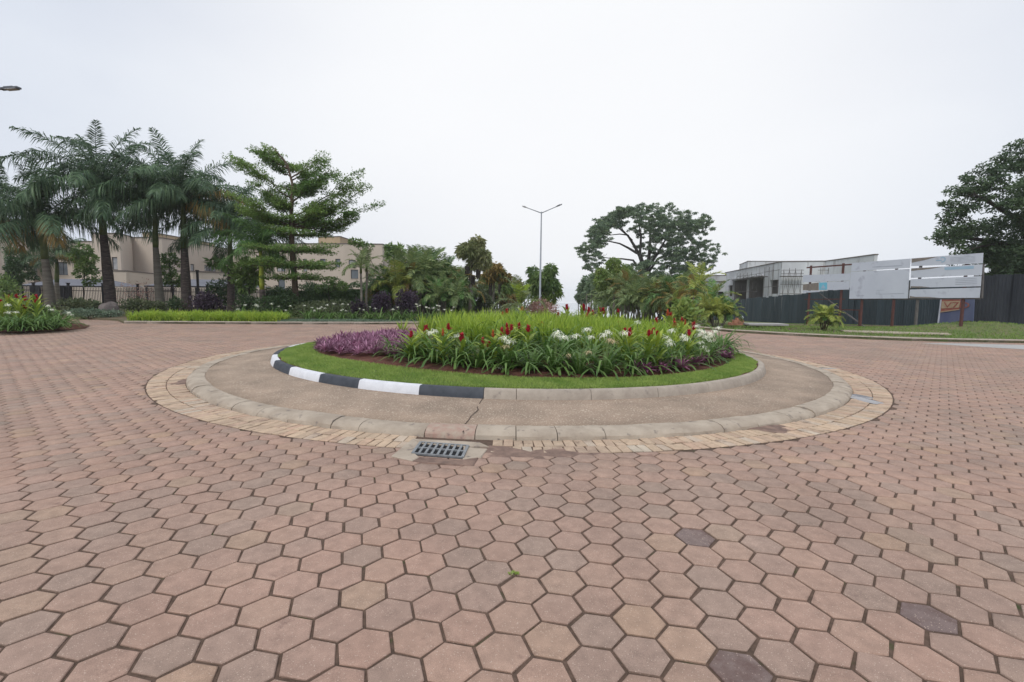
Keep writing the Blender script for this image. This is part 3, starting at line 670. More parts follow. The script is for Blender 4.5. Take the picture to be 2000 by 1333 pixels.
rows_l = [
    ('front row', [(768, 700), (803, 707), (848, 713), (893, 719), (940, 723), (988, 726), (1036, 728), (1085, 728), (1134, 728), (1184, 728), (1232, 726), (1280, 722), (1326, 716), (1370, 706), (1405, 696)]),
    ('second row', [(822, 695), (870, 701), (918, 705), (966, 709), (1014, 710), (1062, 711), (1110, 711), (1158, 711), (1206, 710), (1254, 708), (1302, 703), (1348, 697), (1388, 690)]),
    ('third row', [(900, 691), (950, 694), (1000, 696), (1050, 697), (1100, 697), (1150, 697), (1200, 696), (1250, 694), (1300, 690), (1345, 685), (1385, 681), (1412, 682)])]
lilies = []
random.seed(5)
for ri, (rn, lst) in enumerate(rows_l):
    for i, (x, y) in enumerate(lst):
        p = gp(x + random.uniform(-6, 6), y + random.uniform(-2, 2), .27); p.z = bedz(p.x, p.y) - .01; s = random.uniform(1.0, 1.22) * (1, 1.02, 1.05)[ri]
        if i == 0 and ri == 0: s = .8
        r_ = empty('spider_lily', p, '%s spider lily clump from the left in the %s of the island bed' % (ORD[i], rn), 'lily', 'spider lilies of the island bed', random.uniform(0, 6.28), s)
        link('leaves', LM[(i + ri * 2) % 5], r_); lilies.append(r_)
def lily_flower(px, py, cream=False, pool=None, sc=1.0):
    pool = pool if pool is not None else lilies; best = None
    for L in pool:
        q = L.location; Y = q.y
        a = at(px, py, Y); d = abs(a.x - q.x) + abs((a.z - q.z) - .66) * .9
        if py > 710: d = abs(a.x - q.x) + abs(a.z - q.z - .22) * .9
        if best is None or d < best[0]: best = (d, L, a)
    _, L, a = best; q = L.location; s = L.scale.x; rz = L.rotation_euler.z
    if len([1 for c in L.children if c.name.startswith('flower')]) > 4: pass
    off = (a - q) / s; off = Matrix.Rotation(-rz, 3, 'Z') @ off
    f = link('flower', (SFC[0] if cream else random.choice(SFM)), L, off, random.uniform(0, 6.28)); f.scale = (sc, sc, sc)
    mb = MB(); mb.tube([(0, 0, 0), tuple(off * .5 + Vector((0, 0, .03 * off.length))), tuple(off)], [.009, .008, .006], 5); mb.obj('stem', M['stalk'], L)
for x, y in ((840, 655), (846, 650), (890, 659), (985, 664), (990, 672), (985, 727), (979, 720), (1090, 658), (1086, 652), (1103, 664), (1126, 661), (1146, 648), (1153, 662), (1178, 658), (1188, 652), (1222, 655), (1245, 633), (1300, 662), (1305, 668), (1309, 676), (1311, 650), (1335, 660), (1339, 666), (1362, 640), (1368, 647), (1375, 652), (1385, 655), (1378, 662), (1370, 672), (1384, 668), (1374, 682), (1381, 688), (1404, 644), (1397, 650), (1390, 660), (1366, 658)):
    lily_flower(x + random.uniform(-1, 1), y, sc=random.uniform(.7, 1.0))
for x, y in ((1149, 692), (1112, 698), (988, 681), (1196, 672), (1190, 668)): lily_flower(x, y, True, sc=.8)

# purple rosettes
def rosette_mesh(seed, m, n=24, L=.20, w_=.032):
    random.seed(seed); mb = MB()
    for i in range(n):
        az = i * 2.4 + random.uniform(-.3, .3); t = i / n; mb.tint = random.random() ** .7
        strap(mb, az, 1.45 - 1.15 * (1 - t) + random.uniform(-.1, .1), L * random.uniform(.75, 1.15), w_, random.uniform(.2, .9), Vector((0, 0, .05)), 4, .5)
    return mb.mesh('leaves', m)
RM = [rosette_mesh(70 + s, M['rhoeo']) for s in range(4)]; RD = [rosette_mesh(80 + s, M['rhoeo_dk'], 22, .15) for s in range(2)]
poly = [(614, 687), (640, 694), (700, 700), (770, 705), (800, 697), (815, 676), (812, 655), (770, 650), (730, 655), (690, 663), (655, 671), (622, 680)]
def in_poly(x, y, P):
    c = False
    for i in range(len(P)):
        (x0, y0), (x1, y1) = P[i], P[i - 1]
        if (y0 > y) != (y1 > y) and x < (x1 - x0) * (y - y0) / (y1 - y0) + x0: c = not c
    return c
gpoly = [tuple(gp(x, y, .27)[:2]) for x, y in poly]; random.seed(3); pl = []; tries = 0
xs_ = [p[0] for p in gpoly]; ys_ = [p[1] for p in gpoly]
while len(pl) < 265 and tries < 40000:
    tries += 1; x, y = random.uniform(min(xs_), max(xs_)), random.uniform(min(ys_), max(ys_))
    th = math.atan2(y - CY, x - CX)
    if in_poly(x, y, gpoly) and math.hypot(x - CX, y - CY) < float(r_bed(np.array(th))) - .06 and all((x - a) ** 2 + (y - b) ** 2 > .135 ** 2 for a, b in pl): pl.append((x, y))
for x, y in pl:
    o = link('purple_rosette_plant', random.choice(RM), None, (x, y, bedz(x, y) + .0), random.uniform(0, 6.28)); s = random.uniform(.8, 1.2); o.scale = (s, s, s * random.uniform(.9, 1.3))
    tag(o, 'pinkish purple rosette plant in the dense patch left of the spider lilies', 'plant', 'purple rosettes in the patch on the left of the island')
for i, (x, y) in enumerate(((1113, 724), (1242, 727), (1252, 722), (1262, 730), (1285, 722), (1294, 728), (1316, 720), (1330, 724), (1338, 716), (1358, 717), (1368, 712), (1380, 709), (1402, 700), (1412, 703), (1420, 698), (1426, 694), (1424, 703), (1408, 694), (1418, 690))):
    p = gp(x, y, .27); p.z = bedz(p.x, p.y); o = link('purple_rosette_plant', RD[i % 2], None, p, random.uniform(0, 6)); s = random.uniform(1.0, 1.35); o.scale = (s, s, s)
    if x > 1400: lb = 'dark purple rosette plant beyond the right end of the lily row'; gr = 'dark purple rosettes at the right tip of the bed'
    else: lb = 'dark purple rosette plant peeping out under the right half of the lilies'; gr = 'dark purple rosettes under the lilies'
    tag(o, lb, 'plant', gr)

# lime grass in the middle of the bed
def mass_pts(n, fn):
    out = []
    while len(out) < n:
        x, y = RG.uniform(-4.4, 4.4, 4000), RG.uniform(-4.4, 4.4, 4000)
        for a, b in zip(x, y):
            if fn(a, b): out.append((CX + a, CY + b))
            if len(out) >= n: break
    return np.array(out)
def lime_ok(a, b):
    r = math.hypot(a, b)
    if r > 3.75: return False
    if b < -1.9 - .10 * a * 0 : return False
    if a < -1.55 + .35 * max(0, b) * 0 and b < 1.8: return False
    if a < -2.6: return False
    return True
Q = mass_pts(11000, lime_ok); Qz = np.array([bedz(x, y) for x, y in Q])
hl = .62 + .12 * np.sin(Q[:, 0] * 4.1 + 1) * np.cos(Q[:, 1] * 3.7) + .08 * np.sin(Q[:, 0] * 9) * np.sin(Q[:, 1] * 8 + 2)
tg = .42 + .34 * np.sin(Q[:, 0] * 1.3 + 2) * np.sin(Q[:, 1] * 1.9) + RG.normal(0, .25, len(Q))
tag(link('lime_grass', blades('lime_grass', np.column_stack([Q, Qz]), hl, .034, .5, M['yg'], 3, np.clip(tg, 0, 1))), 'mass of lime green grassy foliage filling the middle of the island bed', 'foliage', kind='stuff')
# low purple tuft of variegated grass behind the rosettes
p = gp(786, 662, .27); p.z = bedz(p.x, p.y)
mb = MB(); random.seed(9)
for i in range(40): mb.tint = random.random(); strap(mb, random.uniform(0, 6.28), random.uniform(1.0, 1.5), random.uniform(.4, .6), .03, random.uniform(.2, .9))
tag(mb.obj('grass_tuft', M['yg'], loc=p), 'upright yellow green grass tuft at the back of the purple rosettes', 'plant')

random.seed(66)
for i, (x, y) in enumerate(((-1.3, .2), (-.6, 1.6), (.5, -.6), (1.4, .9), (2.4, -.4), (.1, .6), (2.9, 1.0), (1.9, -1.2), (-.2, -1.0), (1.0, 2.2), (-1.2, 2.4), (3.2, -.9))):
    p = Vector((CX + x, CY + y, bedz(CX + x, CY + y))); r_ = empty('strap_leaf_clump', p, '%s dark green strap-leaved clump counted from the left, rising inside the lime grass' % ORD[sorted([-1.3, -.6, .5, 1.4, 2.4, .1, 2.9, 1.9, -.2, 1.0, -1.2, 3.2]).index(x)], 'plant', 'strap-leaved clumps inside the lime grass', random.uniform(0, 6.28), random.uniform(1.2, 1.4))
    link('leaves', LM[i % 5], r_)
# red gingers
def ginger_leaves(seed, n=15, h=.62, tall=1.0):
    random.seed(seed); mb = MB()
    for i in range(n):
        mb.tint = random.random(); z = h * (.12 + .8 * i / n); az = i * 2.6 + random.uniform(-.4, .4)
        strap(mb, az, random.uniform(.7, 1.25), random.uniform(.30, .46), random.uniform(.055, .085), random.uniform(.4, 1.2), Vector((0, 0, z)), 5, .3)
    return mb.mesh('leaves', M['ginger'], True)
GL = [ginger_leaves(100 + s) for s in range(4)]
def bract_spike(seed, m, h=.20, wd=.05):
    random.seed(seed); mb = MB(); n = 26
    for i in range(n):
        t = i / n; az = i * 2.4; mb.tint = random.random(); r = wd * (1 - .65 * t) * .55
        strap(mb, az, random.uniform(.35, 1.1) + .3 * t, wd * random.uniform(.9, 1.5) * (1 - .3 * t), wd * .8 * (1 - .3 * t), random.uniform(-.9, .6), Vector((math.cos(az) * r * .4, math.sin(az) * r * .4, h * t * .85)), 3, .4)
    return mb.mesh('flower', m)
BS = [bract_spike(120 + s, M['red'], random.uniform(.11, .17), random.uniform(.05, .07)) for s in range(3)]; BO = [bract_spike(130, M['orange'], .16, .05)]
ging = [(803, 650), (832, 641), (876, 636), (865, 646), (902, 658), (943, 664), (955, 672), (963, 649), (982, 612), (990, 609), (990, 636), (980, 646), (999, 638), (991, 645), (1020, 603), (1032, 640), (1058, 633), (1014, 634), (1090, 614), (1107, 600), (1140, 602), (1150, 606), (1158, 612), (1147, 615), (1171, 604), (1178, 608), (1207, 610), (1208, 632), (1220, 645), (1230, 647), (1268, 648), (1276, 646), (1284, 647), (1282, 626), (1304, 612), (1310, 616), (1317, 625), (1318, 634), (1332, 624), (1338, 629), (1355, 637), (1346, 647)]
random.seed(21)
for i, (x, y) in enumerate(sorted(ging)):
    z = .98 if y < 625 else (.90 if y < 650 else .84); z += random.uniform(-.03, .03)
    p = gp(x, y, z); 
    if p.y > 14.6: p = at(x, y, 14.2 + random.uniform(-.4, .4))
    if p.y < 7.9: p = at(x, y, 7.9)
    b = bedz(p.x, p.y); h = p.z - b
    r_ = empty('red_ginger', (p.x, p.y, b), '%s red ginger plant from the left, flower spike raised above the island foliage' % (ORD[i] if i < 30 else 'thirty-' + ORD[i - 30] if i < 39 else 'fortieth' if i == 39 else 'forty-' + ORD[i - 40]), 'ginger plant', 'red gingers in the island bed', random.uniform(0, 6.28))
    ls = (h - .08) / .62; g = link('leaves', GL[i % 4], r_); g.scale = (1, 1, ls * .95)
    f = link('flower', (BO[0] if (x, y) in ((865, 646), (963, 649), (1304, 612), (1338, 629)) else BS[i % 3]), r_, (0, 0, h - .09), 0); k = random.uniform(.75, 1.05) * (1 + .04 * (p.y - 8)); f.scale = (k, k, k)
    mb = MB(); mb.tube([(0, 0, 0), (random.uniform(-.02, .02), 0, h * .5), (0, 0, h - .08)], [.009, .008, .006], 5); mb.obj('stem', M['stalk'], r_)
# leafy gingers without flower, standing taller among the grass
for i, (x, y, Y, lb) in enumerate(((1022, 622, 11.5, 'tall broad-leaved green plant rising left of the lamp post line on the island'), (1108, 606, 13.6, 'upright leafy plant with a closed purple bud behind the lime grass'), (812, 668, 9.0, 'yellow and orange leaved plant beside the purple rosettes'), (880, 660, 9.2, 'yellow green leafy plant behind the front lilies, left of centre'), (1060, 640, 10.0, 'reddish tipped leafy plant in the lime grass, centre of the bed'), (1330, 640, 10.2, 'leafy yellow green plant at the right end of the lime grass'))):
    p = at(x, y, Y); b = bedz(p.x, p.y); h = p.z - b + .12
    r_ = empty('leafy_plant', (p.x, p.y, b), lb, 'plant'); random.seed(200 + i); mb = MB()
    for k in range(26 if i != 2 else 34):
        mb.tint = random.random(); az = random.uniform(0, 6.28)
        strap(mb, az, random.uniform(.8, 1.35), random.uniform(.28, .42), random.uniform(.045, .07), random.uniform(.4, 1.2), Vector((random.uniform(-.12, .12), random.uniform(-.12, .12), h * random.uniform(.05, .65))), 5, .3)
    mb.obj('leaves', M['ginger'], r_, True)
    mb = MB(); [mb.tube([(dx, dy, 0), (dx * 1.2, dy * 1.2, h * .75)], [.01, .006], 5) for dx, dy in ((0, 0), (.08, .05), (-.07, .06), (.02, -.09))]; mb.obj('stem', M['stalk'], r_)

# ------------------------------------------------------------------ drain, mud, puddles
def slab_px(name, pts, z, th, m, parent=None, rough=.0):
    P = [gp(x, y, z) for x, y in pts]
    a = sum((P[i].x * P[(i + 1) % len(P)].y - P[(i + 1) % len(P)].x * P[i].y) for i in range(len(P)))
    if a < 0: P = P[::-1]
    n = len(P); c = sum(P, Vector()) / n; V = [p + (c - p).normalized() * .01 + Vector((0, 0, random.uniform(-rough, rough))) for p in P] + [p + Vector((0, 0, -.008)) for p in P] + [Vector((p.x, p.y, z - th)) for p in P]
    Fs = [tuple(range(n))] + [(n * k + i, n * k + n + i, n * k + n + (i + 1) % n, n * k + (i + 1) % n) for k in (0, 1) for i in range(n)]
    o = link(name, mesh(name, [v - c for v in V], Fs, m), parent, c); return o
dr = empty('storm_drain', gp(860, 882), 'square storm drain grate set in broken concrete at the foot of the kerb', 'drain')
def rel(o): o.location = o.location - dr.location; o.parent = dr; return o
rel(slab_px('frame_slab', [(806, 857), (938, 864), (955, 872), (905, 872), (822, 866)], .012, .04, M['kerb_old']))
rel(slab_px('frame_slab', [(806, 857), (822, 866), (806, 884), (818, 893), (805, 899), (764, 890)], .014, .04, M['kerb_old'], rough=.004))
rel(slab_px('frame_slab', [(818, 893), (900, 898), (936, 893), (925, 910), (830, 905), (800, 900)], .006, .04, M['mud'], rough=.004))
rel(slab_px('frame_slab', [(905, 873), (952, 876), (940, 893), (903, 897)], .010, .04, M['kerb_old'], rough=.003))
g0, g1, g2, g3 = gp(822, 866.5, .0), gp(914, 873.5, .0), gp(903, 896.5, .0), gp(806, 888.5, .0)
def gq(u, v): return (g3.lerp(g2, u)).lerp(g0.lerp(g1, u), v)
mb = MB(); mb.add([gq(-.03, -.05) + Vector((0, 0, .0042)), gq(1.03, -.05) + Vector((0, 0, .0042)), gq(1.03, 1.05) + Vector((0, 0, .0042)), gq(-.03, 1.05) + Vector((0, 0, .0042))], [(0, 1, 2, 3)])  # flat sheet above the pavers, the drain's inner shade put into its colour
rel(mb.obj('pit_shade_sheet', M['dark'])).location = -dr.location
def gbar(a, b, w_=.024, zt=.020):
    mb = MB(); mb.bar(a + Vector((0, 0, zt - .010)), b + Vector((0, 0, zt - .010)), w_, .020); o = mb.obj('grate_bar', M['iron'], dr); o.location = -dr.location
for v in (0, 1): gbar(gq(0, v), gq(1, v), .022)
for u in (0, 1): gbar(gq(u, 0), gq(u, 1), .026, .021)
gbar(gq(.03, .5), gq(.97, .5), .022, .0195)
for k in range(1, 8): gbar(gq(k / 8, .04), gq(k / 8, .96), .022, .0205)
def patch(name, px, z, m, n=36, jag=.25, dome=.004, lbl=None, cat=None, kind='stuff', sx=1, sy=1, seed=0):
    (x, y, rx, ry) = px; random.seed(seed); c = gp(x, y, z); ex = gp(x + rx, y, z).x - c.x; ey = (gp(x, y - ry, z).y - gp(x, y + ry, z).y) / 2
    V = [Vector((0, 0, dome))]; ph = [random.uniform(0, 6.28) for _ in range(5)]
    for ring, f in ((1, .6), (2, 1.0)):
        for k in range(n):
            a = 2 * math.pi * k / n; j = 1 + jag * (math.sin(2 * a + ph[0]) * .4 + math.sin(3 * a + ph[1]) * .3 + math.sin(5 * a + ph[2]) * .25 + math.sin(9 * a + ph[3]) * .15)
            V.append(Vector((ex * f * j * math.cos(a), ey * f * j * math.sin(a), dome if ring == 1 else -.004)))
    Fs = [(0, 1 + k, 1 + (k + 1) % n) for k in range(n)] + [(1 + k, 1 + n + k, 1 + n + (k + 1) % n, 1 + (k + 1) % n) for k in range(n)]
    o = link(name, mesh(name, V, Fs, m, None, True), None, c); return tag(o, lbl, cat, kind=kind)
patch('dried_mud', (1040, 886, 95, 15), .0005, M['mud'], dome=.0018, jag=.8, lbl='dark dried mud lying over the bricks right of the drain grate', cat='mud', seed=4)
patch('dried_mud', (1500, 836, 48, 6), .006, M['mud'], dome=.004, jag=.6, lbl='thin brown mud on the cream bricks at the right front of the kerb', cat='mud', seed=6)
patch('dried_mud', (372, 744, 20, 8), .006, M['mud'], dome=.004, jag=.6, lbl='brown mud on the cream bricks at the left end of the apron kerb', cat='mud', seed=8)
patch('puddle', (1684, 778, 22, 9), .007, M['puddle'], dome=.0015, jag=.5, lbl='small puddle on the bricks at the right end of the apron', cat='puddle', seed=2)
patch('puddle', (1606, 719, 18, 1.6), .007, M['puddle'], dome=.0015, jag=.6, lbl='thin sheet of water along the back right of the apron kerb', cat='puddle', seed=3)
poly_sheet('drain_channel', [tuple(gp(x, y)[:2]) for x, y in ((1800, 671), (1860, 671.2), (2000, 674.5), (2080, 677), (2080, 690), (2000, 683), (1900, 677))], .006, M['concrete'], .02, kind='structure')
# weed in the joints
wp = gp(1003, 1122); a_ = RG.uniform(0, 6.28, 40); Pw = np.array(wp)[None] + np.stack([np.cos(a_) * .02, np.sin(a_) * .012, a_ * 0], 1) * RG.uniform(.1, 1, (40, 1))
tag(link('weed', leaf_mesh('weed', Pw, np.stack([np.cos(a_), np.sin(a_), a_ * 0 + .8], 1), .018, .008, M['blade'])), 'tiny green weed sprouting from a joint between the pavers', 'weed')
# ------------------------------------------------------------------ the left planter and verge planting
pb = tag(link('planter_bed', mesh('planter_bed', [(-17.3, 16.6, .02), (-16.75, 17.6, .02), (-17.0, 19.0, .02), (-18.2, 20.6, .02), (-22, 22.0, .02), (-32, 22, .02), (-32, 15.4, .02), (-20, 16.0, .02),
    (-17.5, 16.8, .11), (-17.0, 17.6, .12), (-17.2, 18.9, .12), (-18.4, 20.4, .12), (-22, 21.8, .14), (-31, 21.8, .14), (-31, 15.8, .12), (-20, 16.3, .11)],
    [(15, 14, 13, 12, 11, 10, 9, 8)] + [(i, (i + 1) % 8, (i + 1) % 8 + 8, i + 8) for i in range(8)], M['soil'])), kind='structure')
random.seed(31); lil2 = []
for i, (x, y) in enumerate(((2, 646), (20, 647), (38, 647), (56, 646), (74, 645), (92, 644), (110, 642), (124, 638), (14, 640), (48, 640), (84, 638), (112, 634))):
    p = gp(x, y, .1); r_ = empty('spider_lily', p, '%s spider lily clump from the left in the planter at the left edge' % ORD[i], 'lily', 'spider lilies in the left planter', random.uniform(0, 6.28), random.uniform(1.25, 1.45))
    link('leaves', LM[i % 5], r_); lil2.append(r_)
for x, y in ((18, 613), (30, 612), (93, 599), (101, 607), (133, 613), (139, 617), (16, 598)): lily_flower(x, y, pool=lil2, sc=.8)
for i, (x, y) in enumerate(((1, 588), (16, 581), (21, 589), (32, 578), (49, 583), (71, 581), (70, 588), (48, 600))):
    Y = 18.6 + (i % 3) * .5; p = at(x, y, Y); h = max(.5, p.z - .12)
    r_ = empty('red_ginger', (p.x, p.y, .12), '%s red ginger plant from the left in the left edge planter' % ORD[i], 'ginger plant', 'red gingers in the left planter', random.uniform(0, 6))
    g = link('leaves', GL[i % 4], r_); g.scale = (1.35, 1.35, (h - .08) / .62)
    f = link('flower', BS[i % 3], r_, (0, 0, h - .1)); f.scale = (1.5, 1.5, 1.3)
    mb = MB(); mb.tube([(0, 0, 0), (0, 0, h - .08)], [.012, .008], 5); mb.obj('stem', M['stalk'], r_)
for i, (x, y, r) in enumerate(((6, 588, .9), (40, 612, .7), (88, 610, .6))):
    shrub('flowering_shrub', at(x, y, 19.5) * 1.0 if False else Vector((*at(x, y, 19.6)[:2], .12)), r * 1.1, r, r * .8 + .15, 700, .14, M['leaf'], ['leafy green shrub at the far left of the planter', 'leafy green shrub behind the planter lilies', 'small leafy green shrub at the right end of the planter'][i], 'shrub')

# lime grass strip
def strip_pts(a, b, off0, off1, n):
    a, b = np.array(a[:2]), np.array(b[:2]); d = (b - a); L = np.linalg.norm(d); d /= L; nr = np.array([-d[1], d[0]])
    return a + d * RG.uniform(0, L, (n, 1)) + nr * RG.uniform(off0, off1, (n, 1))
a, b = Vector(KL[0]), Vector(KL[3])
Q = strip_pts(a, b, .25, 1.9, 6500); z = np.full(len(Q), .09)
tag(link('border_grass', blades('border_grass', np.column_stack([Q, z]), .52 + .10 * np.sin(Q[:, 0] * 5) * np.sin(Q[:, 1] * 6 + 1) + .06 * np.sin(Q[:, 0] * 13), .042, .95, M['yg2'], 3, np.clip(.45 + .35 * np.sin(Q[:, 0] * 5) * np.sin(Q[:, 1] * 6 + 1) + RG.normal(0, .22, len(Q)), 0, 1))), 'long strip of lime green border grass along the kerb below the palms', 'grass', kind='stuff')
Q = np.vstack([strip_pts(Vector(KL[3]), Vector(KL[6]), .2, 2.2, 14000), strip_pts(Vector(KL[6]), Vector((-2.4, 27.5)), .2, 1.4, 1200)])
tag(link('ground_cover', blades('ground_cover', np.column_stack([Q, np.full(len(Q), .085)]), .13, .05, .9, M['bluegrn'], 2)), 'low blue green ground cover along the kerb below the white lilies', 'ground cover', kind='stuff')
# verge grass right
def poly_pts(P, n):
    P = [tuple(p) for p in P]; xs = [p[0] for p in P]; ys = [p[1] for p in P]; out = []
    while len(out) < n:
        X = RG.uniform(min(xs), max(xs), 4000); Y = RG.uniform(min(ys), max(ys), 4000)
        out += [(x, y) for x, y in zip(X, Y) if in_poly(x, y, P)]
    return np.array(out[:n])
Q = poly_pts([(8.7, 26), (9.6, 22.6), (11.6, 20.6), (14, 19.1), (17, 18.3), (24, 17.7), (34, 17.6), (34, 25.5), (25.5, 26), (26.2, 37), (14, 37), (9, 34)], 42000)
mnd = lambda x, y: .42 * math.exp(-((x - 22.6) / 3.0) ** 2 - ((y - 23.4) / 1.3) ** 2) + .25 * math.exp(-((x - 27.5) / 3.5) ** 2 - ((y - 24.3) / 1.6) ** 2)
Zs = np.array([gzm(x, y) + mnd(x, y) for x, y in Q]); Zs[Zs < -5] = 0
k = RG.uniform(0, 1, len(Q)) < .75 + .25 * np.sin(Q[:, 0] * 2.3) * np.sin(Q[:, 1] * 3.1)
tag(link('verge_grass_blades', blades('verge_grass_blades', np.column_stack([Q[k], Zs[k] - .02]), .10, .022, .9, M['blade_far'], 2)), 'rough green grass growing on the verge in front of the dark fence', 'grass', kind='stuff')
xs = np.linspace(16, 34, 46); ys = np.linspace(20.5, 27.0, 22)
V = [(x, y, gzm(x, y) - .02 + mnd(x, y) + (-.2 if (x in (xs[0], xs[-1]) or y in (ys[0], ys[-1])) else 0) + random.uniform(-.01, .01)) for y in ys for x in xs]
tag(link('grass_mound', mesh('grass_mound', V, [(j * 46 + i, j * 46 + i + 1, (j + 1) * 46 + i + 1, (j + 1) * 46 + i) for j in range(21) for i in range(45)], M['grass_far'], None, True)), kind='structure')
tag(poly_sheet('verge_path', [tuple(gp(x, y, .1)[:2]) for x, y in ((1640, 646), (1700, 647.5), (1850, 652), (1860, 655), (1740, 652), (1650, 649))], .13, M['kerb_old'], .05), kind='structure')

# ------------------------------------------------------------------ palms
FRD = [frond_mesh('frond', 4.3, e, d, 104, .92, .050, M['frond'], .62, hg, .035, .08, 300 + i) for i, (e, d, hg) in enumerate(((1.48, .75, .35), (1.30, 1.15, .5), (1.12, 1.4, .6), (.92, 1.5, .7), (.70, 1.45, .8), (.45, 1.35, .9), (.12, 1.1, 1.0)))]
def recol(me, *ms):
    q = me.copy(); q.materials.clear(); [q.materials.append(m) for m in ms]; return q
FRDD = [recol(FRD[i], M['frond_dead'], M['frond_dead']) for i in (4, 5, 6)]
FRDG = [recol(q, M['frond_y'], M['shaft']) for q in FRD]
def royal(bx, by, Y, shaft_px, top_px, label, n=16, L=1.0, rb=.34, rt=.26, shaft='shaft', green=False, dead=(), name='royal_palm', seed=0, trunk='bark_palm', lean=0, azs=None):
    random.seed(seed); p0 = at(bx, by, Y); p0.z = gzm(p0.x, p0.y) - .05; s0 = at(*shaft_px, Y) - p0; s1 = at(*top_px, Y) - p0
    s0.y += lean; s1.y += lean * 1.2
    root = empty(name, p0, label, 'palm tree', 'royal palms on the left verge')
    mb = MB(); K = 12; P = []; rr = []
    for k in range(K + 1):
        t = k / K; q = Vector((s0.x * (t ** 1.25), s0.y * t, s0.z * t)); P.append(q)
        r = rb * 1.25 * (1 - t * 5) + rb * t * 5 if t < .2 else rb * (1 + .12 * math.sin((t - .2) / .8 * math.pi)) * (1 - (t - .2) / .8) + rt * (t - .2) / .8
        rr.append(r * random.uniform(.985, 1.015))
    mb.tube(P, rr, 14); mb.obj('trunk', M[trunk], root, True)
    mb = MB(); mb.tube([s0, s0.lerp(s1, .15), s0.lerp(s1, .5), s1, s1 + (s1 - s0).normalized() * .35], [rt * .98, rt * 1.06, rt * .9, rt * .55, rt * .25], 12); mb.obj('crownshaft', M[shaft], root, True)
    fs = FRDG if green else FRD; a0 = random.uniform(0, 6.28)
    n = int(n * 1.5)
    for i in range(n):
        u = i / (n - 1); j = min(6, int(u ** .9 * 7)); az = a0 + i * 2.399 + random.uniform(-.2, .2); me = fs[j]
        f = link('frond', me, root, s1 + Vector((0, 0, random.uniform(-.15, .2))), az); k = L * random.uniform(.88, 1.08) * (.92 if j < 1 else 1); f.scale = (k, k, k)
        f.rotation_euler = (random.uniform(-.3, .3), random.uniform(-.14, .14), az)
    for az, j in dead:
        f = link('frond', FRDD[j], root, s1 - Vector((0, 0, .1)), az); f.scale = (L * .9,) * 3; f['label'] = 'yellowing brown frond'
    return root
royal(-40, 606, 29, (-36, 505), (-34, 440), 'royal palm cut by the left edge, its fronds hanging into view', 15, 1.0, .32, .24, dead=((.15, 1), (-.3, 2)), seed=1)
royal(100, 606, 29, (88, 507), (80, 432), 'royal palm with olive crownshaft, leftmost whole palm behind the planter', 17, 1.0, .27, .18, dead=((-.6, 2),), seed=2, trunk='bark_pale')
royal(112, 594, 37, (111, 552), (111, 505), 'short thin palm with yellow drooping fronds behind the leftmost palm', 11, .6, .17, .14, trunk='bark_pale', dead=((.1, 1), (3.1, 1), (-.5, 0)), seed=3)
royal(218, 612, 31, (202, 460), (197, 372), 'tall royal palm with dark trunk rising beside the boulder', 19, 1.12, .31, .20, seed=4)
royal(313, 602, 32, (304, 484), (303, 398), 'royal palm with pale grey green trunk, just left of the two close trunks', 17, 1.02, .25, .165, seed=5, trunk='bark_pale')
royal(365, 603, 32, (360, 486), (357, 396), 'royal palm with dark trunk and a hanging orange brown frond', 20, 1.12, .31, .20, dead=((.05, 0), (-.35, 2)), seed=6)
royal(452, 602, 33, (450, 533), (449, 452), 'royal palm behind the right half of the lime grass strip', 18, 1.0, .25, .17, seed=7)
royal(514, 605, 30, (512, 566), (509, 490), 'shorter royal palm with bright yellow green crownshaft', 12, .74, .19, .15, shaft='shaft_y', green=True, seed=8)

def join_fronds(name, items, m, m2, extra=None):
    Vs = []; Fs = []; Ts = []; Ms = []; b = 0
    for me, mt in items:
        n = len(me.vertices); co = np.empty(n * 3, np.float32); me.vertices.foreach_get('co', co); co = co.reshape(-1, 3)
        A = np.array(mt); co = co @ A[:3, :3].T + A[:3, 3]; nf = len(me.polygons); fi = np.empty(nf * 3, np.int32); me.loops.foreach_get('vertex_index', fi); ti = np.empty(nf, np.float32); me.attributes['tint'].data.foreach_get('value', ti)
        mi = np.empty(nf, np.int32); me.polygons.foreach_get('material_index', mi)
        Vs.append(co); Fs.append(fi.reshape(-1, 3) + b); Ts.append(ti); Ms.append(mi); b += n
    return mesh(name, np.vstack(Vs), np.vstack(Fs), [m, m2], np.concatenate(Ts), False, np.concatenate(Ms))
CF = [frond_mesh('frond', 2.2, e, d, 40, .55, .05, M['frond_cane'], .2, h, .02, .12, 400 + i) for i, (e, d, h) in enumerate(((1.4, .8, .1), (1.15, 1.5, .2), (.85, 1.9, .3), (.5, 1.9, .45)))]
def cane_crown(seed, n=11, m='frond_cane', m2='shaft'):
    random.seed(seed); it = []
    for i in range(n):
        j = min(3, int(i / n * 4)); s = random.uniform(.8, 1.1); it.append((CF[j], Matrix.Rotation(i * 2.4 + random.uniform(-.3, .3), 4, 'Z') @ Matrix.Scale(s, 4)))
    return join_fronds('crown', it, M[m], M[m2])
CC = [cane_crown(1), cane_crown(2, 9, 'frond_cane2'), cane_crown(3, 12, 'frond_y'), cane_crown(4, 8, 'frond_dead', 'shaft_y'), cane_crown(5, 12, 'frond_cane2')]
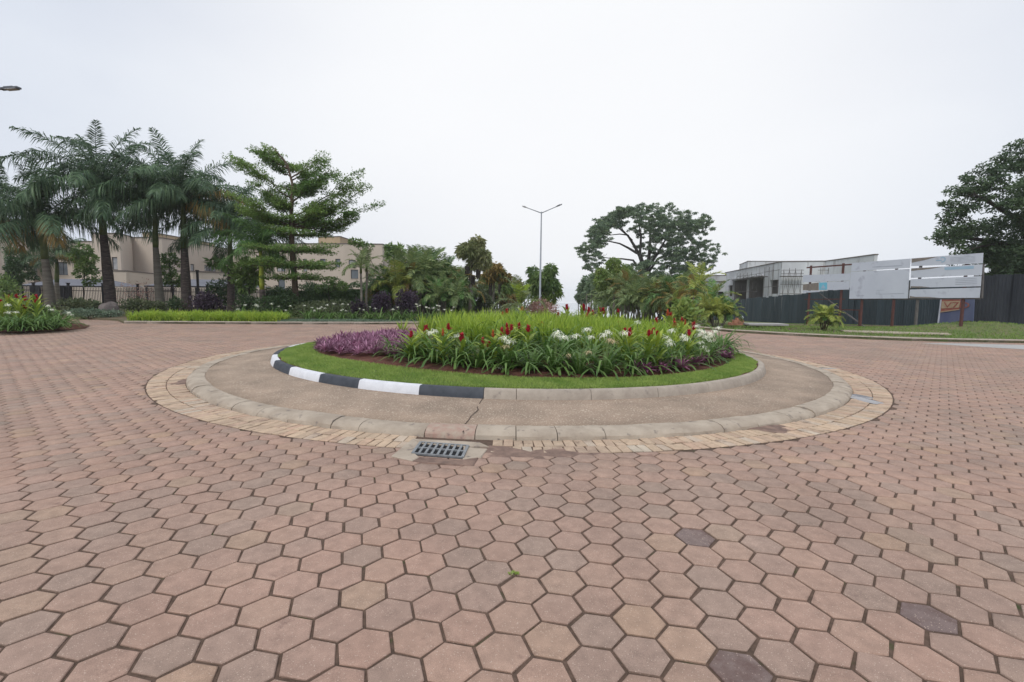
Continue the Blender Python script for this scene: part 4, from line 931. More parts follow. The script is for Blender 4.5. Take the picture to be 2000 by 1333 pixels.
def cane_palm(bx, Y, top_y, label, ns=3, spread=.5, sc=1.0, kinds=(0, 1), name='cane_palm', group=None, low=False, seed=0, trunk_r=.05, pale=True):
    """clump of thin ringed stems, each with an arching crown"""
    random.seed(seed); p = at(bx, 600, Y); p.z = gzm(p.x, p.y) - .05; zt = at(bx, top_y, Y).z - p.z
    root = empty(name, p, label, 'palm', group)
    if top_y < 575 and ns > 2: ns += 2
    for i in range(ns):
        a = i * 2.4 + seed; d = spread * (0 if i == 0 else random.uniform(.5, 1)); hh = (zt - 1.1 * sc) * (1 if i == 0 else random.uniform(.74, 1.0)); hh = max(.08, hh)
        top = Vector((math.cos(a) * d * 1.3, math.sin(a) * d * 1.3, hh)); bs = Vector((math.cos(a) * d * .5, math.sin(a) * d * .5, 0))
        mb = MB(); limb(mb, bs, top, trunk_r * sc * 1.3, trunk_r * sc, 5, .04, 7); mb.obj('trunk', M['bark_pale' if pale else 'bark'], root, True)
        if hh > .6: mb = MB(); mb.tube([top - Vector((0, 0, .45 * sc)), top, top + Vector((0, 0, .3))], [trunk_r * 1.25 * sc, trunk_r * 1.1 * sc, trunk_r * .4], 7); mb.obj('crownshaft', M['shaft'], root, True)
        c = link('crown', CC[kinds[i % len(kinds)]], root, top, random.uniform(0, 6.28)); k = sc * random.uniform(.85, 1.1); c.scale = (k, k, k)
    return root

# left group
cane_palm(706, 29, 500, 'small palm with twin pale trunks in front of the hedge', 1, .3, .68, (4,), 'small_palm', seed=2, trunk_r=.09)
cane_palm(717, 29.6, 497, 'small palm with one pale trunk, right of the twin trunks', 1, .3, .68, (1,), 'small_palm', seed=3, trunk_r=.09)
cane_palm(775, 32, 520, 'orange and green cane palm clump in front of the cream house corner', 5, .9, .9, (0, 3, 2), seed=4)
G = 'cane palms of the avenue, left row'
for i, (x, Y, ty, ns, sp, s, kd) in enumerate(((755, 34, 545, 4, .8, .9, (3, 2)), (812, 33, 508, 4, .8, 1.1, (4, 1)), (838, 35, 505, 4, .9, 1.2, (2, 4)), (862, 37, 525, 4, .8, 1.0, (1, 3)), (885, 40, 535, 4, .8, 1.0, (4, 1)), (903, 44, 540, 4, .9, 1.1, (4, 3)), (870, 31, 548, 4, .7, .8, (1, 2)), (948, 58, 545, 4, 1, 1.2, (4,)), (962, 66, 550, 3, 1, 1.3, (1,)), (975, 74, 555, 3, 1, 1.4, (4, 3)), (988, 84, 558, 3, 1, 1.5, (1,)), (1000, 95, 560, 3, 1.2, 1.6, (4,)))):
    cane_palm(x, Y, ty, '%s cane palm clump from the left in the row on the left of the avenue' % ORD[i], ns, sp, s, kd, group=G, seed=20 + i)

def ragged_palm(bx, Y, clumps, label, group=None, n=2600, ls=.55, m='leaf_br2', m2=None, fruit=(), name='fishtail_palm', trunk_w=.11, seed=0, extra_trunks=(), cat='palm tree', mtr='bark_pale', aspect=.28):
    """single pale trunk with irregular bunches of drooping leaves"""
    random.seed(seed); p = at(bx, 600, Y); p.z = gzm(p.x, p.y) - .05; root = empty(name, p, label, cat, group); cl = []
    for (cx, cy, rx, ry) in clumps:
        c = at(cx, cy, Y) - p; s = Y / F; c.y += random.uniform(-.5, .5) * rx * s; cl.append((tuple(c), rx * s, rx * s * .9, ry * s))
    top = Vector(cl[0][0]); mb = MB(); P = limb(mb, (0, 0, 0), top, trunk_w * 1.2, trunk_w * .6, 6, .02, 9)
    for c in cl[1:]:
        q = Vector(c[0]); zz = max(.3, q.z - .8 * c[3]); k = min(1, zz / top.z); limb(mb, (top.x * k, top.y * k, zz), q, trunk_w * .4, .03, 3, .1, 6)
    for dx, hh in extra_trunks: limb(mb, (dx, .3, 0), (dx * 1.2, .4, hh), trunk_w * .8, trunk_w * .5, 4, .03, 7)
    mb.obj('trunk', M[mtr], root, True)
    half = len(cl) if m2 is None else max(1, (len(cl) + 1) // 2)
    def fol(c_, mm, nn):
        P, O, T = clump_points(c_, nn, .35); D = O * [1, 1, .5] + RG.normal(size=P.shape) * .55 + [0, 0, -.15]
        link('foliage', leaf_mesh('foliage', P, D, ls * RG.uniform(.6, 1.3, len(P)), ls * aspect, M[mm], T, .35), root)
    fol(cl[:half], m, n)
    if m2: fol(cl[half:] or cl[:1], m2, n // 2)
    for (fx, fy, w_, h_) in fruit:
        c = at(fx, fy, Y - .4) - p; s = Y / F; mb = MB(); mb.tint = .5
        for k in range(26):
            a = random.uniform(0, 6.28); r = random.uniform(.2, 1) * w_ * s / 2; x0 = Vector((c.x + math.cos(a) * r, c.y + math.sin(a) * r, c.z + h_ * s / 2)); mb.tube([x0, x0 + Vector((random.uniform(-.05, .05), 0, -h_ * s * random.uniform(.6, 1.05)))], [.035, .02], 4)
        mb.obj('fruit_bunch', M['bark_dk'], root)
    return root
ragged_palm(918, 38, ((922, 488, 20, 14), (906, 490, 13, 12), (933, 475, 11, 12), (940, 510, 17, 17), (925, 515, 12, 12), (948, 500, 10, 12)), 'tallest fishtail palm left of the lamp post, with brown fruit bunches', None, 3000, .34, 'leaf_br2', 'leaf_br2', ((934, 536, 9, 18), (912, 535, 9, 28), (924, 548, 8, 20)), seed=3, trunk_w=.13)
ragged_palm(962, 48, ((966, 528, 16, 12), (955, 540, 12, 10), (985, 543, 12, 8), (975, 535, 10, 10), (948, 545, 9, 8), (992, 560, 12, 10)), 'fishtail palm with yellowing leaves, second tall one in the left row', None, 1800, .45, 'frond_dead', 'leaf', ((958, 566, 6, 24), (975, 565, 6, 20)), seed=4)
ragged_palm(905, 42, ((905, 575, 13, 22), (900, 552, 9, 14), (912, 595, 9, 12)), 'leafy palm wrapping the foot of the tall fishtail palm', None, 1300, .35, 'leaf', None, seed=5)
ragged_palm(935, 45, ((935, 580, 14, 22), (948, 590, 12, 14), (925, 598, 12, 8)), 'brownish leafy clump between the first two tall fishtail palms', None, 1500, .35, 'leaf_low', None, seed=6)
ragged_palm(984, 62, ((986, 560, 15, 9), (1000, 566, 12, 9), (972, 572, 12, 12), (990, 580, 16, 10), (1008, 556, 9, 8)), 'far fishtail palm with orange leaves near the end of the left row', None, 1300, .6, 'leaf', 'frond_dead', ((975, 590, 6, 14),), seed=7)
for i, (x, Y) in enumerate(((985, 90), (992, 95), (998, 100), (1004, 105), (1011, 110), (1018, 100), (1024, 108), (978, 80), (970, 72), (962, 64))):
    p = at(x, 600, Y); p.z = gzm(p.x, p.y); r_ = empty('avenue_tree', p, '%s of the thin far trees at the lake end of the left row' % ORD[i], 'tree', 'thin trees at the lake end of the left row')
    hh = at(x, 566 + (i % 3) * 4, Y).z - p.z; mb = MB(); limb(mb, (0, 0, 0), (0, 0, hh), .13, .08, 4, .02, 6); mb.obj('trunk', M['bark_pale'], r_)
    P, O, T = clump_points([((0, 0, hh + .3), 1.5, 1.5, 1.1), ((.8, 0, hh - .5), 1, 1, .7), ((-.9, 0, hh - .3), 1, 1, .8)], 320); link('foliage', leaf_mesh('foliage', P, O + RG.normal(size=P.shape) * .5, .7, .3, M['leaf_far'], T), r_)

# tree behind the lamp post, bright young palm, pink grey bush on the median
ragged_palm(1062, 46, ((1060, 545, 18, 14), (1042, 530, 9, 9), (1075, 527, 10, 10), (1045, 555, 14, 14), (1075, 555, 14, 12), (1083, 572, 13, 8), (1058, 575, 18, 14), (1048, 590, 8, 8), (1072, 585, 12, 10), (1088, 560, 7, 5)), 'bushy tree directly behind the double armed lamp post', None, 3200, .42, 'leaf', 'leaf_br', (), 'bushy_palm', .16, 8, ((.25, 2), (-.3, 2.2)), mtr='bark_dk', aspect=.3)
r_ = cane_palm(1017, 24.5, 566, 'young palm with upright bright green spear leaves, left of the lamp post', 1, 0, .78, (1,), 'young_palm', seed=41, trunk_r=.06, pale=False)
tp = [c for c in r_.children if c.name.startswith('crown') and not c.name.startswith('crownshaft')][0].location
for k in range(7): f = link('frond', CF[0], r_, tp, k * .9); f.scale = (.5, .7, .62); f.data = f.data if k else recol(CF[0], M['yg2'], M['yg2']); f0 = f if k == 0 else f0; f.data = f0.data; f['label'] = 'bright green upright new leaf'
shrub('dry_bush', Vector((at(1060, 610, 25).x, 25, .1)), 1.05, .7, 1.0, 1500, .16, M['pinkbush'], 'pinkish grey twiggy bush at the foot of the lamp post', 'bush', aspect=.3)
shrub('small_bush', Vector((at(1005, 612, 30).x, 30, .0)), 2.2, .8, .9, 900, .2, M['leaf_low'], 'low dull green bush left of the pinkish bush on the median', 'bush')

# right row
G = 'cane palms of the avenue, right row'
for i, (x, Y, ty, ns, sp, s, kd) in enumerate(((1228, 42, 540, 4, .9, 1.0, (3, 1)), (1248, 39, 560, 4, .8, .9, (1, 4)), (1272, 41, 552, 5, 1, 1.0, (4, 3)), (1300, 38, 562, 4, .8, .9, (3, 0)), (1322, 37, 545, 5, 1, 1.1, (4, 2)), (1345, 35, 560, 4, .8, .9, (1, 3)), (1210, 50, 565, 4, 1, 1.1, (1, 4)), (1192, 56, 570, 4, 1, 1.1, (4,)), (1258, 52, 560, 4, 1.1, 1.2, (4, 1)), (1288, 50, 560, 4, 1.1, 1.2, (1, 2)), (1312, 47, 568, 4, 1.1, 1.1, (4,)))):
    cane_palm(x, Y, ty, '%s cane palm clump from the right-hand verge row, under the big spreading tree' % ORD[i], ns, sp, s, kd, group=G, seed=60 + i)
cane_palm(1362, 31, 535, 'cane palm with long arching orange tinged fronds at the end of the fence', 2, .5, .85, (0, 3, 2), seed=81)
cane_palm(1392, 27.5, 562, 'cane palm with arching green fronds in front of the grey building', 2, .3, .85, (2, 0), seed=82)
cane_palm(1400, 24.2, 590, 'low golden cane palm bush at the right back corner of the island view', 9, .5, .48, (0, 0, 2), seed=83)
cane_palm(1612, 22.6, 606, 'small golden palm standing alone on the verge before the sign frames', 7, .24, .40, (0, 0, 2), 'small_verge_palm', seed=84, pale=False)
ragged_palm(1200, 47, ((1198, 515, 12, 10), (1190, 540, 18, 12), (1212, 535, 12, 14), (1185, 558, 16, 10), (1205, 562, 14, 10), (1222, 545, 11, 9), (1175, 532, 9, 8), (1170, 550, 8, 10)), 'bright yellow green layered palm, tallest of the right row', None, 3000, .4, 'leaf_br', 'leaf_br', (), 'fishtail_palm', .12, 9)
ragged_palm(1215, 52, ((1222, 530, 12, 12), (1232, 550, 12, 12), (1218, 572, 12, 16), (1238, 570, 10, 14)), 'dark green leafy palm directly behind the yellow green one', None, 2000, .45, 'leaf', None, (), 'fishtail_palm', .12, 10)
for i, (x, ty, Y, r) in enumerate(((1142, 550, 82, 11), (1150, 542, 74, 13), (1160, 537, 66, 14), (1138, 562, 90, 9), (1170, 545, 60, 13), (1133, 575, 100, 7), (1180, 560, 66, 10), (1147, 568, 80, 9), (1165, 566, 70, 10))):
    p = at(x, 600, Y); p.z = gzm(p.x, p.y); r_ = empty('avenue_tree', p, '%s of the dark slim trees at the lake end of the right row' % ORD[i], 'tree', 'dark slim trees at the lake end of the right row')
    s = Y / F; hh = at(x, ty + r, Y).z - p.z; mb = MB(); [limb(mb, (dx, 0, 0), (dx * 1.3, 0, hh), .12, .07, 4, .03, 6) for dx in (-.3, .25)]; mb.obj('trunk', M['bark_pale'], r_)
    cl = [((random.uniform(-.5, .5) * r * s, random.uniform(-1, 1), hh + k_ * r * s * .55), r * s * .7, r * s * .7, r * s * .5) for k_ in (-1.6, -.9, -.2, .4, 1)]
    P, O, T = clump_points(cl, 700); link('foliage', leaf_mesh('foliage', P, O + RG.normal(size=P.shape) * .6, .62, .26, M['leaf_far'], T, .2), r_)
ragged_palm(1290, 44, ((1290, 556, 12, 7), (1282, 572, 10, 12), (1300, 575, 9, 8), (1275, 560, 7, 6)), 'tree with reddish brown leafy top in the right row', None, 1100, .35, 'leaf_br2', 'leaf_br', (), 'leafy_tree', .1, 11, cat='tree')
ragged_palm(1265, 60, ((1250, 585, 22, 14), (1285, 588, 22, 12), (1225, 590, 16, 12), (1315, 590, 18, 12), (1340, 585, 14, 14)), 'dull green undergrowth mass behind the right row of palms', None, 2600, .55, 'leaf_far', None, (), 'thicket', .1, 12, cat='bushes')
shrub('ginger_bush', Vector((at(1345, 620, 20).x, 20.5, .1)), .9, .7, 1.0, 700, .25, M['leaf_br'], 'green bush with red flower tips behind the right end of the bed', 'bush')

# ------------------------------------------------------------------ trees
def limbs_tree(name, bx, Y, label, trunk, limbs, clumps, n, ls, m, bark, cat='tree', aspect=.5, yj=.5, shell=.45, flat=1.0, base_y=600, ncl=7):
    """limbs and leaf clumps placed in the tree's own plane with real depth spread"""
    p = at(bx, base_y, Y); p.z = gzm(p.x, p.y) - .1; root = empty(name, p, label, cat); s = Y / F
    loc = lambda x, y, dy=0: Vector(at(x, y, Y)) - p + Vector((0, dy, 0))
    mb = MB(); mb.tube([Vector((0, 0, 0))] + [loc(x, y) for x, y, r in trunk], [trunk[0][2] * 1.35] + [r for _, _, r in trunk], 12); mb.obj('trunk', M[bark], root, True)
    for L in limbs:
        mb = MB(); dyt = random.uniform(-1, 1) * yj * 2; P = []; k_ = len(L) - 1
        for i, (x, y, r) in enumerate(L): P.append(loc(x, y, dyt * i / k_ * 1.4 if k_ else 0))
        mb.tube(P, [r for _, _, r in L], 7)
        q = P[-1]
        for _ in range(4): limb(mb, P[-2].lerp(q, random.uniform(.2, 1)), q + Vector((random.uniform(-1, 1), random.uniform(-1, 1), random.uniform(-.1, .5))) * yj * .8, L[-1][2] * .7, .02, 4, .15, 5)
        mb.obj('limb', M[bark], root, True)
    cl = []
    for c in clumps:
        x, y, r = c[:3]; q = loc(x, y, (c[3] if len(c) > 3 else random.uniform(-1, 1) * yj * 3))
        R_ = r * s
        for _ in range(ncl): cl.append((tuple(q + Vector((random.uniform(-.95, .95) * R_, random.uniform(-1.2, 1.2) * R_, random.uniform(-.75, .75) * R_ * flat))), R_ * random.uniform(.3, .6), R_ * .6, R_ * flat * random.uniform(.2, .38)))
    P, O, T = clump_points(cl, n, shell)
    link('crown', leaf_mesh('crown', P, O * [1, 1, .6] + RG.normal(size=P.shape) * .7, ls * RG.uniform(.6, 1.3, len(P)), ls * aspect, M[m], T, .1), root)
    return root
random.seed(77)
# spreading rain tree
RC = [(1135, 489, 8), (1150, 482, 11), (1160, 468, 11), (1158, 450, 10), (1172, 438, 13), (1185, 425, 13), (1200, 418, 14), (1220, 413, 14), (1240, 411, 14), (1262, 410, 14), (1283, 413, 14), (1303, 417, 14), (1322, 423, 14), (1340, 430, 12), (1356, 438, 11), (1366, 442, 7),
      (1190, 442, 12), (1208, 432, 12), (1228, 430, 11), (1178, 458, 10), (1170, 478, 9), (1245, 440, 9), (1158, 500, 9), (1165, 512, 8), (1150, 525, 7), (1200, 506, 7), (1270, 432, 14), (1290, 440, 16), (1312, 442, 15), (1335, 450, 14), (1355, 458, 10), (1265, 455, 10), (1280, 465, 13),
      (1305, 465, 16), (1330, 472, 15), (1350, 480, 14), (1368, 485, 10), (1372, 502, 9), (1265, 485, 10), (1290, 492, 15), (1315, 495, 16), (1340, 503, 15), (1362, 515, 10), (1300, 515, 12), (1325, 522, 14), (1345, 530, 12), (1366, 526, 6), (1262, 515, 13), (1242, 520, 11), (1230, 535, 13), (1255, 540, 16), (1280, 540, 16), (1305, 540, 15), (1240, 552, 14), (1270, 556, 14), (1300, 556, 12), (1322, 548, 10), (1345, 548, 6)]
random.seed(55); RC2 = [(x, y, r * .55) for x, y, r in RC]
while len(RC2) < 950:
    a_, b_ = random.choice(RC), random.choice(RC); d2 = math.hypot(a_[0] - b_[0], a_[1] - b_[1])
    if 0 < d2 < 32:
        t_ = random.random(); RC2.append((a_[0] + (b_[0] - a_[0]) * t_ + random.uniform(-6, 6), a_[1] + (b_[1] - a_[1]) * t_ + random.uniform(-4, 4), random.uniform(6, 10)))
limbs_tree('rain_tree', 1262, 88, 'huge spreading umbrella-crowned tree beyond the avenue, right of the lamp post', [(1262, 560, 0.56), (1258, 530, 0.50), (1256, 512, 0.43)],
    [[(1256, 520, 0.34), (1250, 500, 0.31), (1240, 480, 0.26), (1228, 460, 0.19), (1205, 440, 0.11), (1190, 430, 0.06)], [(1256, 515, 0.31), (1251, 495, 0.26), (1254, 465, 0.20), (1252, 440, 0.11), (1248, 420, 0.06)], [(1244, 495, 0.25), (1230, 484, 0.20), (1215, 474, 0.15), (1195, 468, 0.11), (1172, 470, 0.05)],
     [(1256, 540, 0.31), (1240, 508, 0.19), (1220, 504, 0.14), (1200, 502, 0.09), (1180, 498, 0.05)], [(1260, 535, 0.43), (1272, 500, 0.31), (1278, 470, 0.22), (1284, 440, 0.12), (1290, 420, 0.06)], [(1262, 530, 0.31), (1285, 495, 0.22), (1300, 470, 0.15), (1305, 450, 0.09), (1320, 430, 0.06)],
     [(1265, 535, 0.25), (1290, 505, 0.19), (1320, 490, 0.12), (1350, 480, 0.06)], [(1228, 460, 0.12), (1215, 455, 0.10), (1195, 455, 0.07), (1175, 448, 0.04)], [(1235, 470, 0.14), (1222, 450, 0.10), (1215, 435, 0.06)]],
    RC2, 120000, .29, 'leaf_far', 'bark_dk', yj=2.2, flat=.6, ncl=2, shell=.0)
# big dark tree on the right edge
BC = [(1832, 460, 12, 0), (1848, 452, 14, 0), (1862, 470, 14, 0), (1872, 488, 12, 0), (1890, 498, 12, 0), (1850, 425, 11, 0), (1862, 408, 16, 0), (1852, 395, 10, 0), (1868, 382, 16, 0), (1856, 372, 10, 0), (1888, 362, 18, 0), (1896, 350, 10, 0), (1905, 375, 22, 0), (1885, 400, 22, 0), (1880, 430, 22, 0), (1895, 455, 16, 0), (1920, 350, 22, 0), (1925, 330, 12, 0), (1945, 335, 22, 0), (1958, 312, 12, 0), (1975, 320, 22, 0), (1985, 295, 14, 0), (1998, 280, 12, 0), (2010, 310, 30, 0),
      (1920, 400, 34), (1955, 380, 36), (1990, 370, 40), (1930, 440, 32), (1970, 430, 42), (2010, 430, 46), (1915, 495, 14), (1935, 480, 24), (1970, 490, 40), (2010, 500, 50), (1950, 522, 26), (1985, 535, 36), (1930, 510, 14), (2040, 360, 60), (2070, 440, 70), (2060, 530, 60), (2120, 380, 70), (2130, 500, 70), (1960, 548, 20), (1925, 462, 14), (1935, 528, 16, -1), (1955, 518, 20, -1), (1980, 520, 24, -1), (1998, 530, 22, -1), (1965, 505, 24, 1), (1990, 500, 26, 1), (1945, 540, 14, 0), (2000, 545, 20, 0)]
limbs_tree('broadleaf_tree', 2040, 34, 'big dark dense tree overhanging the black hoarding at the right edge', [(2038, 560, .5), (2030, 500, .42), (2020, 450, .35)],
    [[(2035, 520, .3), (1990, 480, .22), (1940, 465, .14), (1880, 455, .07)], [(2030, 500, .3), (1980, 430, .2), (1920, 400, .12), (1880, 385, .06)], [(2022, 460, .3), (2000, 390, .2), (1970, 340, .1)], [(2035, 500, .25), (2080, 430, .2), (2110, 380, .1)], [(1960, 475, .12), (1930, 480, .08), (1900, 490, .04)]],
    BC, 60000, .21, 'leaf_dk', 'bark_dk', yj=.8, flat=.9, shell=.3, base_y=640)
# tiered tree
def tiered_tree():
    Y = 29.7; p = at(578, 620, Y); p.z = .08; root = empty('terminalia_tree', p, 'slender tiered tree with flat feathery branch layers right of the palms', 'tree'); s = Y / F
    hz = lambda y: at(578, y, Y).z - p.z
    mb = MB(); T0 = [(0, 0, 0), (.0, 0, hz(560)), (-.12, 0, hz(480)), (-.1, 0, hz(420)), (-.0, .05, hz(360)), (-.3, .1, hz(320)), (-1.2, .1, hz(285))]; mb.tube(T0, [.21, .18, .155, .12, .08, .05, .02], 10); mb.obj('trunk', M['bark'], root, True)
    xs_t = np.interp; cl = []; random.seed(12)
    tiers = [(545, 2.4, 5, 2), (522, 3.3, 7, 2), (492, 3.4, 7, 2), (458, 2.4, 6, 2), (436, 2.8, 6, 1)]
    P_all = []; D_all = []; T_all = []
    mb = MB()
    for ti, (y, r, nb, kk) in enumerate(tiers):
        z = hz(y); tx = float(np.interp(z, [q[2] for q in T0], [q[0] for q in T0])); a0 = random.uniform(0, 6.28)
        for b in range(nb):
            az = a0 + b * 6.283 / nb + random.uniform(-.25, .25); L = r * random.uniform(.65, 1.08)
            if kk == 2 and math.cos(az) < -.3: L *= .8
            if kk == 1: L *= .86 + .26 * math.cos(az)
            rise = random.uniform(.10, .38) if ti > 3 else random.uniform(-.02, .12)
            if ti >= 9: rise = random.uniform(.35, .8)
            a_ = Vector((tx, .05, z - .35 * rise)); e_ = Vector((tx + math.cos(az) * L, math.sin(az) * L, z + L * rise)); Pb = limb(mb, a_, e_, .045 * (1 - ti / 18), .01, 5, .05, 5)
            nl = int(62 * L)
            t = RG.uniform(.22, 1.05, nl); base = np.array(a_)[None] * (1 - t[:, None]) + np.array(e_)[None] * t[:, None]
            wdt = .75 * np.sin(np.clip(t, 0, 1) * 2.6) + .22; ph = np.array([-math.sin(az), math.cos(az), 0]); off = RG.uniform(-1, 1, nl)
            base += ph * (off * wdt)[:, None]; base[:, 2] += RG.normal(.04, .045, nl)
            dd = ph * (off * .9)[:, None] + np.array([math.cos(az), math.sin(az), .1]) * .7 + RG.normal(size=(nl, 3)) * .35
            for q in range(4):
                P_all.append(base + RG.normal(size=base.shape) * .12 * [1, 1, .32]); D_all.append(dd + RG.normal(size=(nl, 3)) * .5); T_all.append(np.clip(np.full(nl, random.uniform(.1, .9)) + RG.normal(0, .2, nl), 0, 1))
    ends = [(497, 283), (512, 300), (535, 292), (560, 318), (590, 312), (622, 302), (628, 330), (655, 335), (690, 345), (672, 365), (702, 372), (727, 405), (705, 415), (680, 435), (650, 445), (640, 400), (610, 362), (582, 350), (548, 352), (515, 335), (488, 352), (470, 388), (495, 415), (522, 400), (540, 430), (560, 400), (600, 425), (640, 372), (660, 395), (575, 375), (615, 395), (505, 370), (535, 378), (598, 335), (485, 320)]
    for k, (ex, ey) in enumerate(ends):
        e_ = Vector(at(ex, ey, Y)) - p; e_.y += random.uniform(-2.4, 2.4) * (1 - abs(e_.x) / 7); L0 = e_.x ** 2 + e_.y ** 2
        zs = e_.z - .55 * math.sqrt(L0) - random.uniform(0, .5); zs = max(hz(445), min(zs, hz(330))); tx = float(np.interp(zs, [q[2] for q in T0], [q[0] for q in T0])); a_ = Vector((tx, .05, zs)); L = (e_ - a_).length
        Pb = limb(mb, a_, e_, .05, .01, 6, .08, 5, -.06); az = math.atan2((e_ - a_).y, (e_ - a_).x); tw = random.uniform(.15, .85)
        for sub in range(9):
            t0 = random.uniform(.22, 1.0); q0 = a_.lerp(e_, t0) + Vector((0, 0, -.06 * L * math.sin(t0 * 3.1))); a2 = az + random.uniform(-1.1, 1.1); l2 = random.uniform(.6, 1.25); q1 = q0 + Vector((math.cos(a2) * l2, math.sin(a2) * l2, random.uniform(.05, .4))); limb(mb, q0, q1, .014, .005, 3, .1, 4)
            nl = 130; t = RG.uniform(0, 1.1, nl); base = np.array(q0) * (1 - t[:, None]) + np.array(q1) * t[:, None]; ph = np.array([-math.sin(a2), math.cos(a2), 0]); base += ph * (RG.uniform(-.55, .55, nl) * np.sin(np.clip(t, .1, 1) * 2.7))[:, None]; base[:, 2] += RG.normal(.03, .08, nl)
            P_all.append(base); D_all.append(np.array([math.cos(a2), math.sin(a2), .1]) * .8 + RG.normal(size=(nl, 3)) * .6); T_all.append(np.clip(np.full(nl, tw + random.uniform(-.2, .2)) + RG.normal(0, .18, nl), 0, 1))
    mb.obj('branches', M['bark'], root, True)
    P = np.vstack(P_all); link('foliage', leaf_mesh('foliage', P, np.vstack(D_all), .145 * RG.uniform(.6, 1.3, len(P)), .07, M['leaf_airy'], np.concatenate(T_all), .05, np.array([0, 0, 1.])), root)
tiered_tree()

def small_tree(bx, Y, clumps, label, n, ls, m, trunk_r=.05, name='small_tree', seed=0, bark='bark_dk', aspect=.5, stems=1, by=606):
    random.seed(seed); p = at(bx, by, Y); p.z = gzm(p.x, p.y) - .05; root = empty(name, p, label, 'tree'); s = Y / F; cl = []
    for x, y, r in clumps: q = at(x, y, Y) - p; q.y += random.uniform(-1, 1) * r * s * .6; cl.append((tuple(q), r * s, r * s, r * s * .75))
    mb = MB(); top = Vector(cl[0][0]); limb(mb, (0, 0, 0), top, trunk_r, trunk_r * .5, 5, .04, 8)
    for c in cl[1:]: k = min(.9, max(.2, (c[0][2] - .5) / top.z)); limb(mb, (top.x * k, top.y * k, top.z * k), c[0], trunk_r * .5, .01, 4, .1, 5)
    mb.obj('trunk', M[bark], root, True)
    P, O, T = clump_points(cl, n, .4); link('crown', leaf_mesh('crown', P, O + RG.normal(size=P.shape) * .7, ls * RG.uniform(.6, 1.3, len(P)), ls * aspect, M[m], T, .1), root); return root
small_tree(341, 35, ((335, 505, 14), (322, 515, 8), (348, 512, 8), (330, 530, 13), (340, 545, 14), (326, 550, 9), (350, 555, 8)), 'small round-headed tree between the pale and dark palm trunks', 1700, .19, 'leaf', seed=1)
small_tree(21, 33, ((22, 540, 14), (12, 555, 10), (35, 550, 10), (28, 525, 9), (20, 510, 8)), 'small dark leaved tree behind the left planter', 1300, .2, 'leaf_hedge', seed=2)
small_tree(36, 38, ((38, 500, 16), (52, 512, 12), (30, 520, 12), (45, 530, 14), (60, 540, 9), (36, 545, 10), (25, 490, 9)), 'open crowned tree in front of the far left house', 1700, .24, 'leaf_dk', seed=3)
small_tree(165, 36, ((165, 490, 16), (180, 505, 12), (150, 500, 12), (172, 520, 14), (185, 530, 8), (158, 535, 10), (170, 550, 10), (190, 545, 6)), 'light leafy tree just left of the tallest dark palm trunk', 1800, .22, 'leaf', seed=4)
small_tree(487, 32, ((485, 540, 14), (470, 525, 12), (498, 525, 12), (460, 545, 9), (500, 548, 10), (482, 515, 12), (520, 512, 9), (540, 505, 9), (440, 520, 7), (415, 512, 8), (478, 560, 12)), 'tree with broad glossy drooping leaves between two palms', 1500, .42, 'leaf', seed=5, aspect=.36, stems=3)
small_tree(645, 36, ((640, 560, 12), (655, 550, 10), (670, 560, 10), (625, 565, 8)), 'small light green bushy tree behind the hedge', 900, .2, 'leaf', seed=6)
# slender tree with one tuft, leaning sapling
small_tree(769, 40, ((770, 492, 12), (764, 485, 8), (780, 490, 8), (770, 505, 8), (760, 495, 6)), 'slender tree with a single tuft of drooping leaves by the house corner', 420, .55, 'leaf', .06, 'tufted_tree', 7, aspect=.3)
small_tree(774, 37, ((712, 478, 5), (700, 474, 7), (690, 472, 6), (725, 482, 3)), 'thin sapling leaning far left over the cream house wall', 260, .3, 'leaf', .035, 'leaning_sapling', 8, aspect=.4)
small_tree(820, 52, ((825, 508, 18), (812, 515, 14), (840, 515, 12), (855, 525, 14), (870, 535, 10)), 'pale airy tree rising above the cane palms', 1300, .36, 'leaf_far', seed=9)

# hedges and shrubs on the left
def hedge(name, x0, x1, Y, top_y, m, label, depth=.6, ls=.16, per=900):
    a, b = at(x0, 600, Y), at(x1, 600, Y); g = gzm((a.x + b.x) / 2, Y); zt = at((x0 + x1) / 2, top_y, Y).z - g; root = empty(name, ((a.x + b.x) / 2, Y, g - .03), label, 'hedge'); L = b.x - a.x
    n = int(per * L / 2); fx = RG.uniform(-L / 2, L / 2, n); sel = RG.uniform(0, 1, n); z = np.where(sel < .75, RG.uniform(.05, 1, n) * zt, zt * RG.uniform(.9, 1.04, n)); y = np.where(sel < .75, -depth, RG.uniform(-depth, depth, n)) + RG.normal(0, .07, n)
    z *= 1 + .07 * np.sin(fx * 1.9) + .04 * np.sin(fx * 5.1); P = np.column_stack([fx, y, z]); D = np.column_stack([RG.normal(0, .5, n), np.where(sel < .75, -1, -.2), np.where(sel < .75, .5, 1)]) + RG.normal(size=(n, 3)) * .5
    link('foliage', leaf_mesh('foliage', P, D, ls, ls * .5, M[m], np.clip(.5 + .35 * np.sin(fx * 2.7 + z * 3) + RG.normal(0, .2, n), 0, 1)), root)
    mb = MB(); mb.box((-L / 2 + .05, -depth * .75, 0), (L / 2 - .05, depth, zt * .9)); mb.obj('core', M['leaf_hedge'], root)
hedge('hedge', 525, 620, 36, 562, 'leaf_hedge', 'dark clipped hedge behind the tiered tree, left part', .6, .17)
hedge('hedge', 600, 905, 38, 560, 'leaf_hedge', 'long dark hedge behind the twin trunk palms', .6, .17)
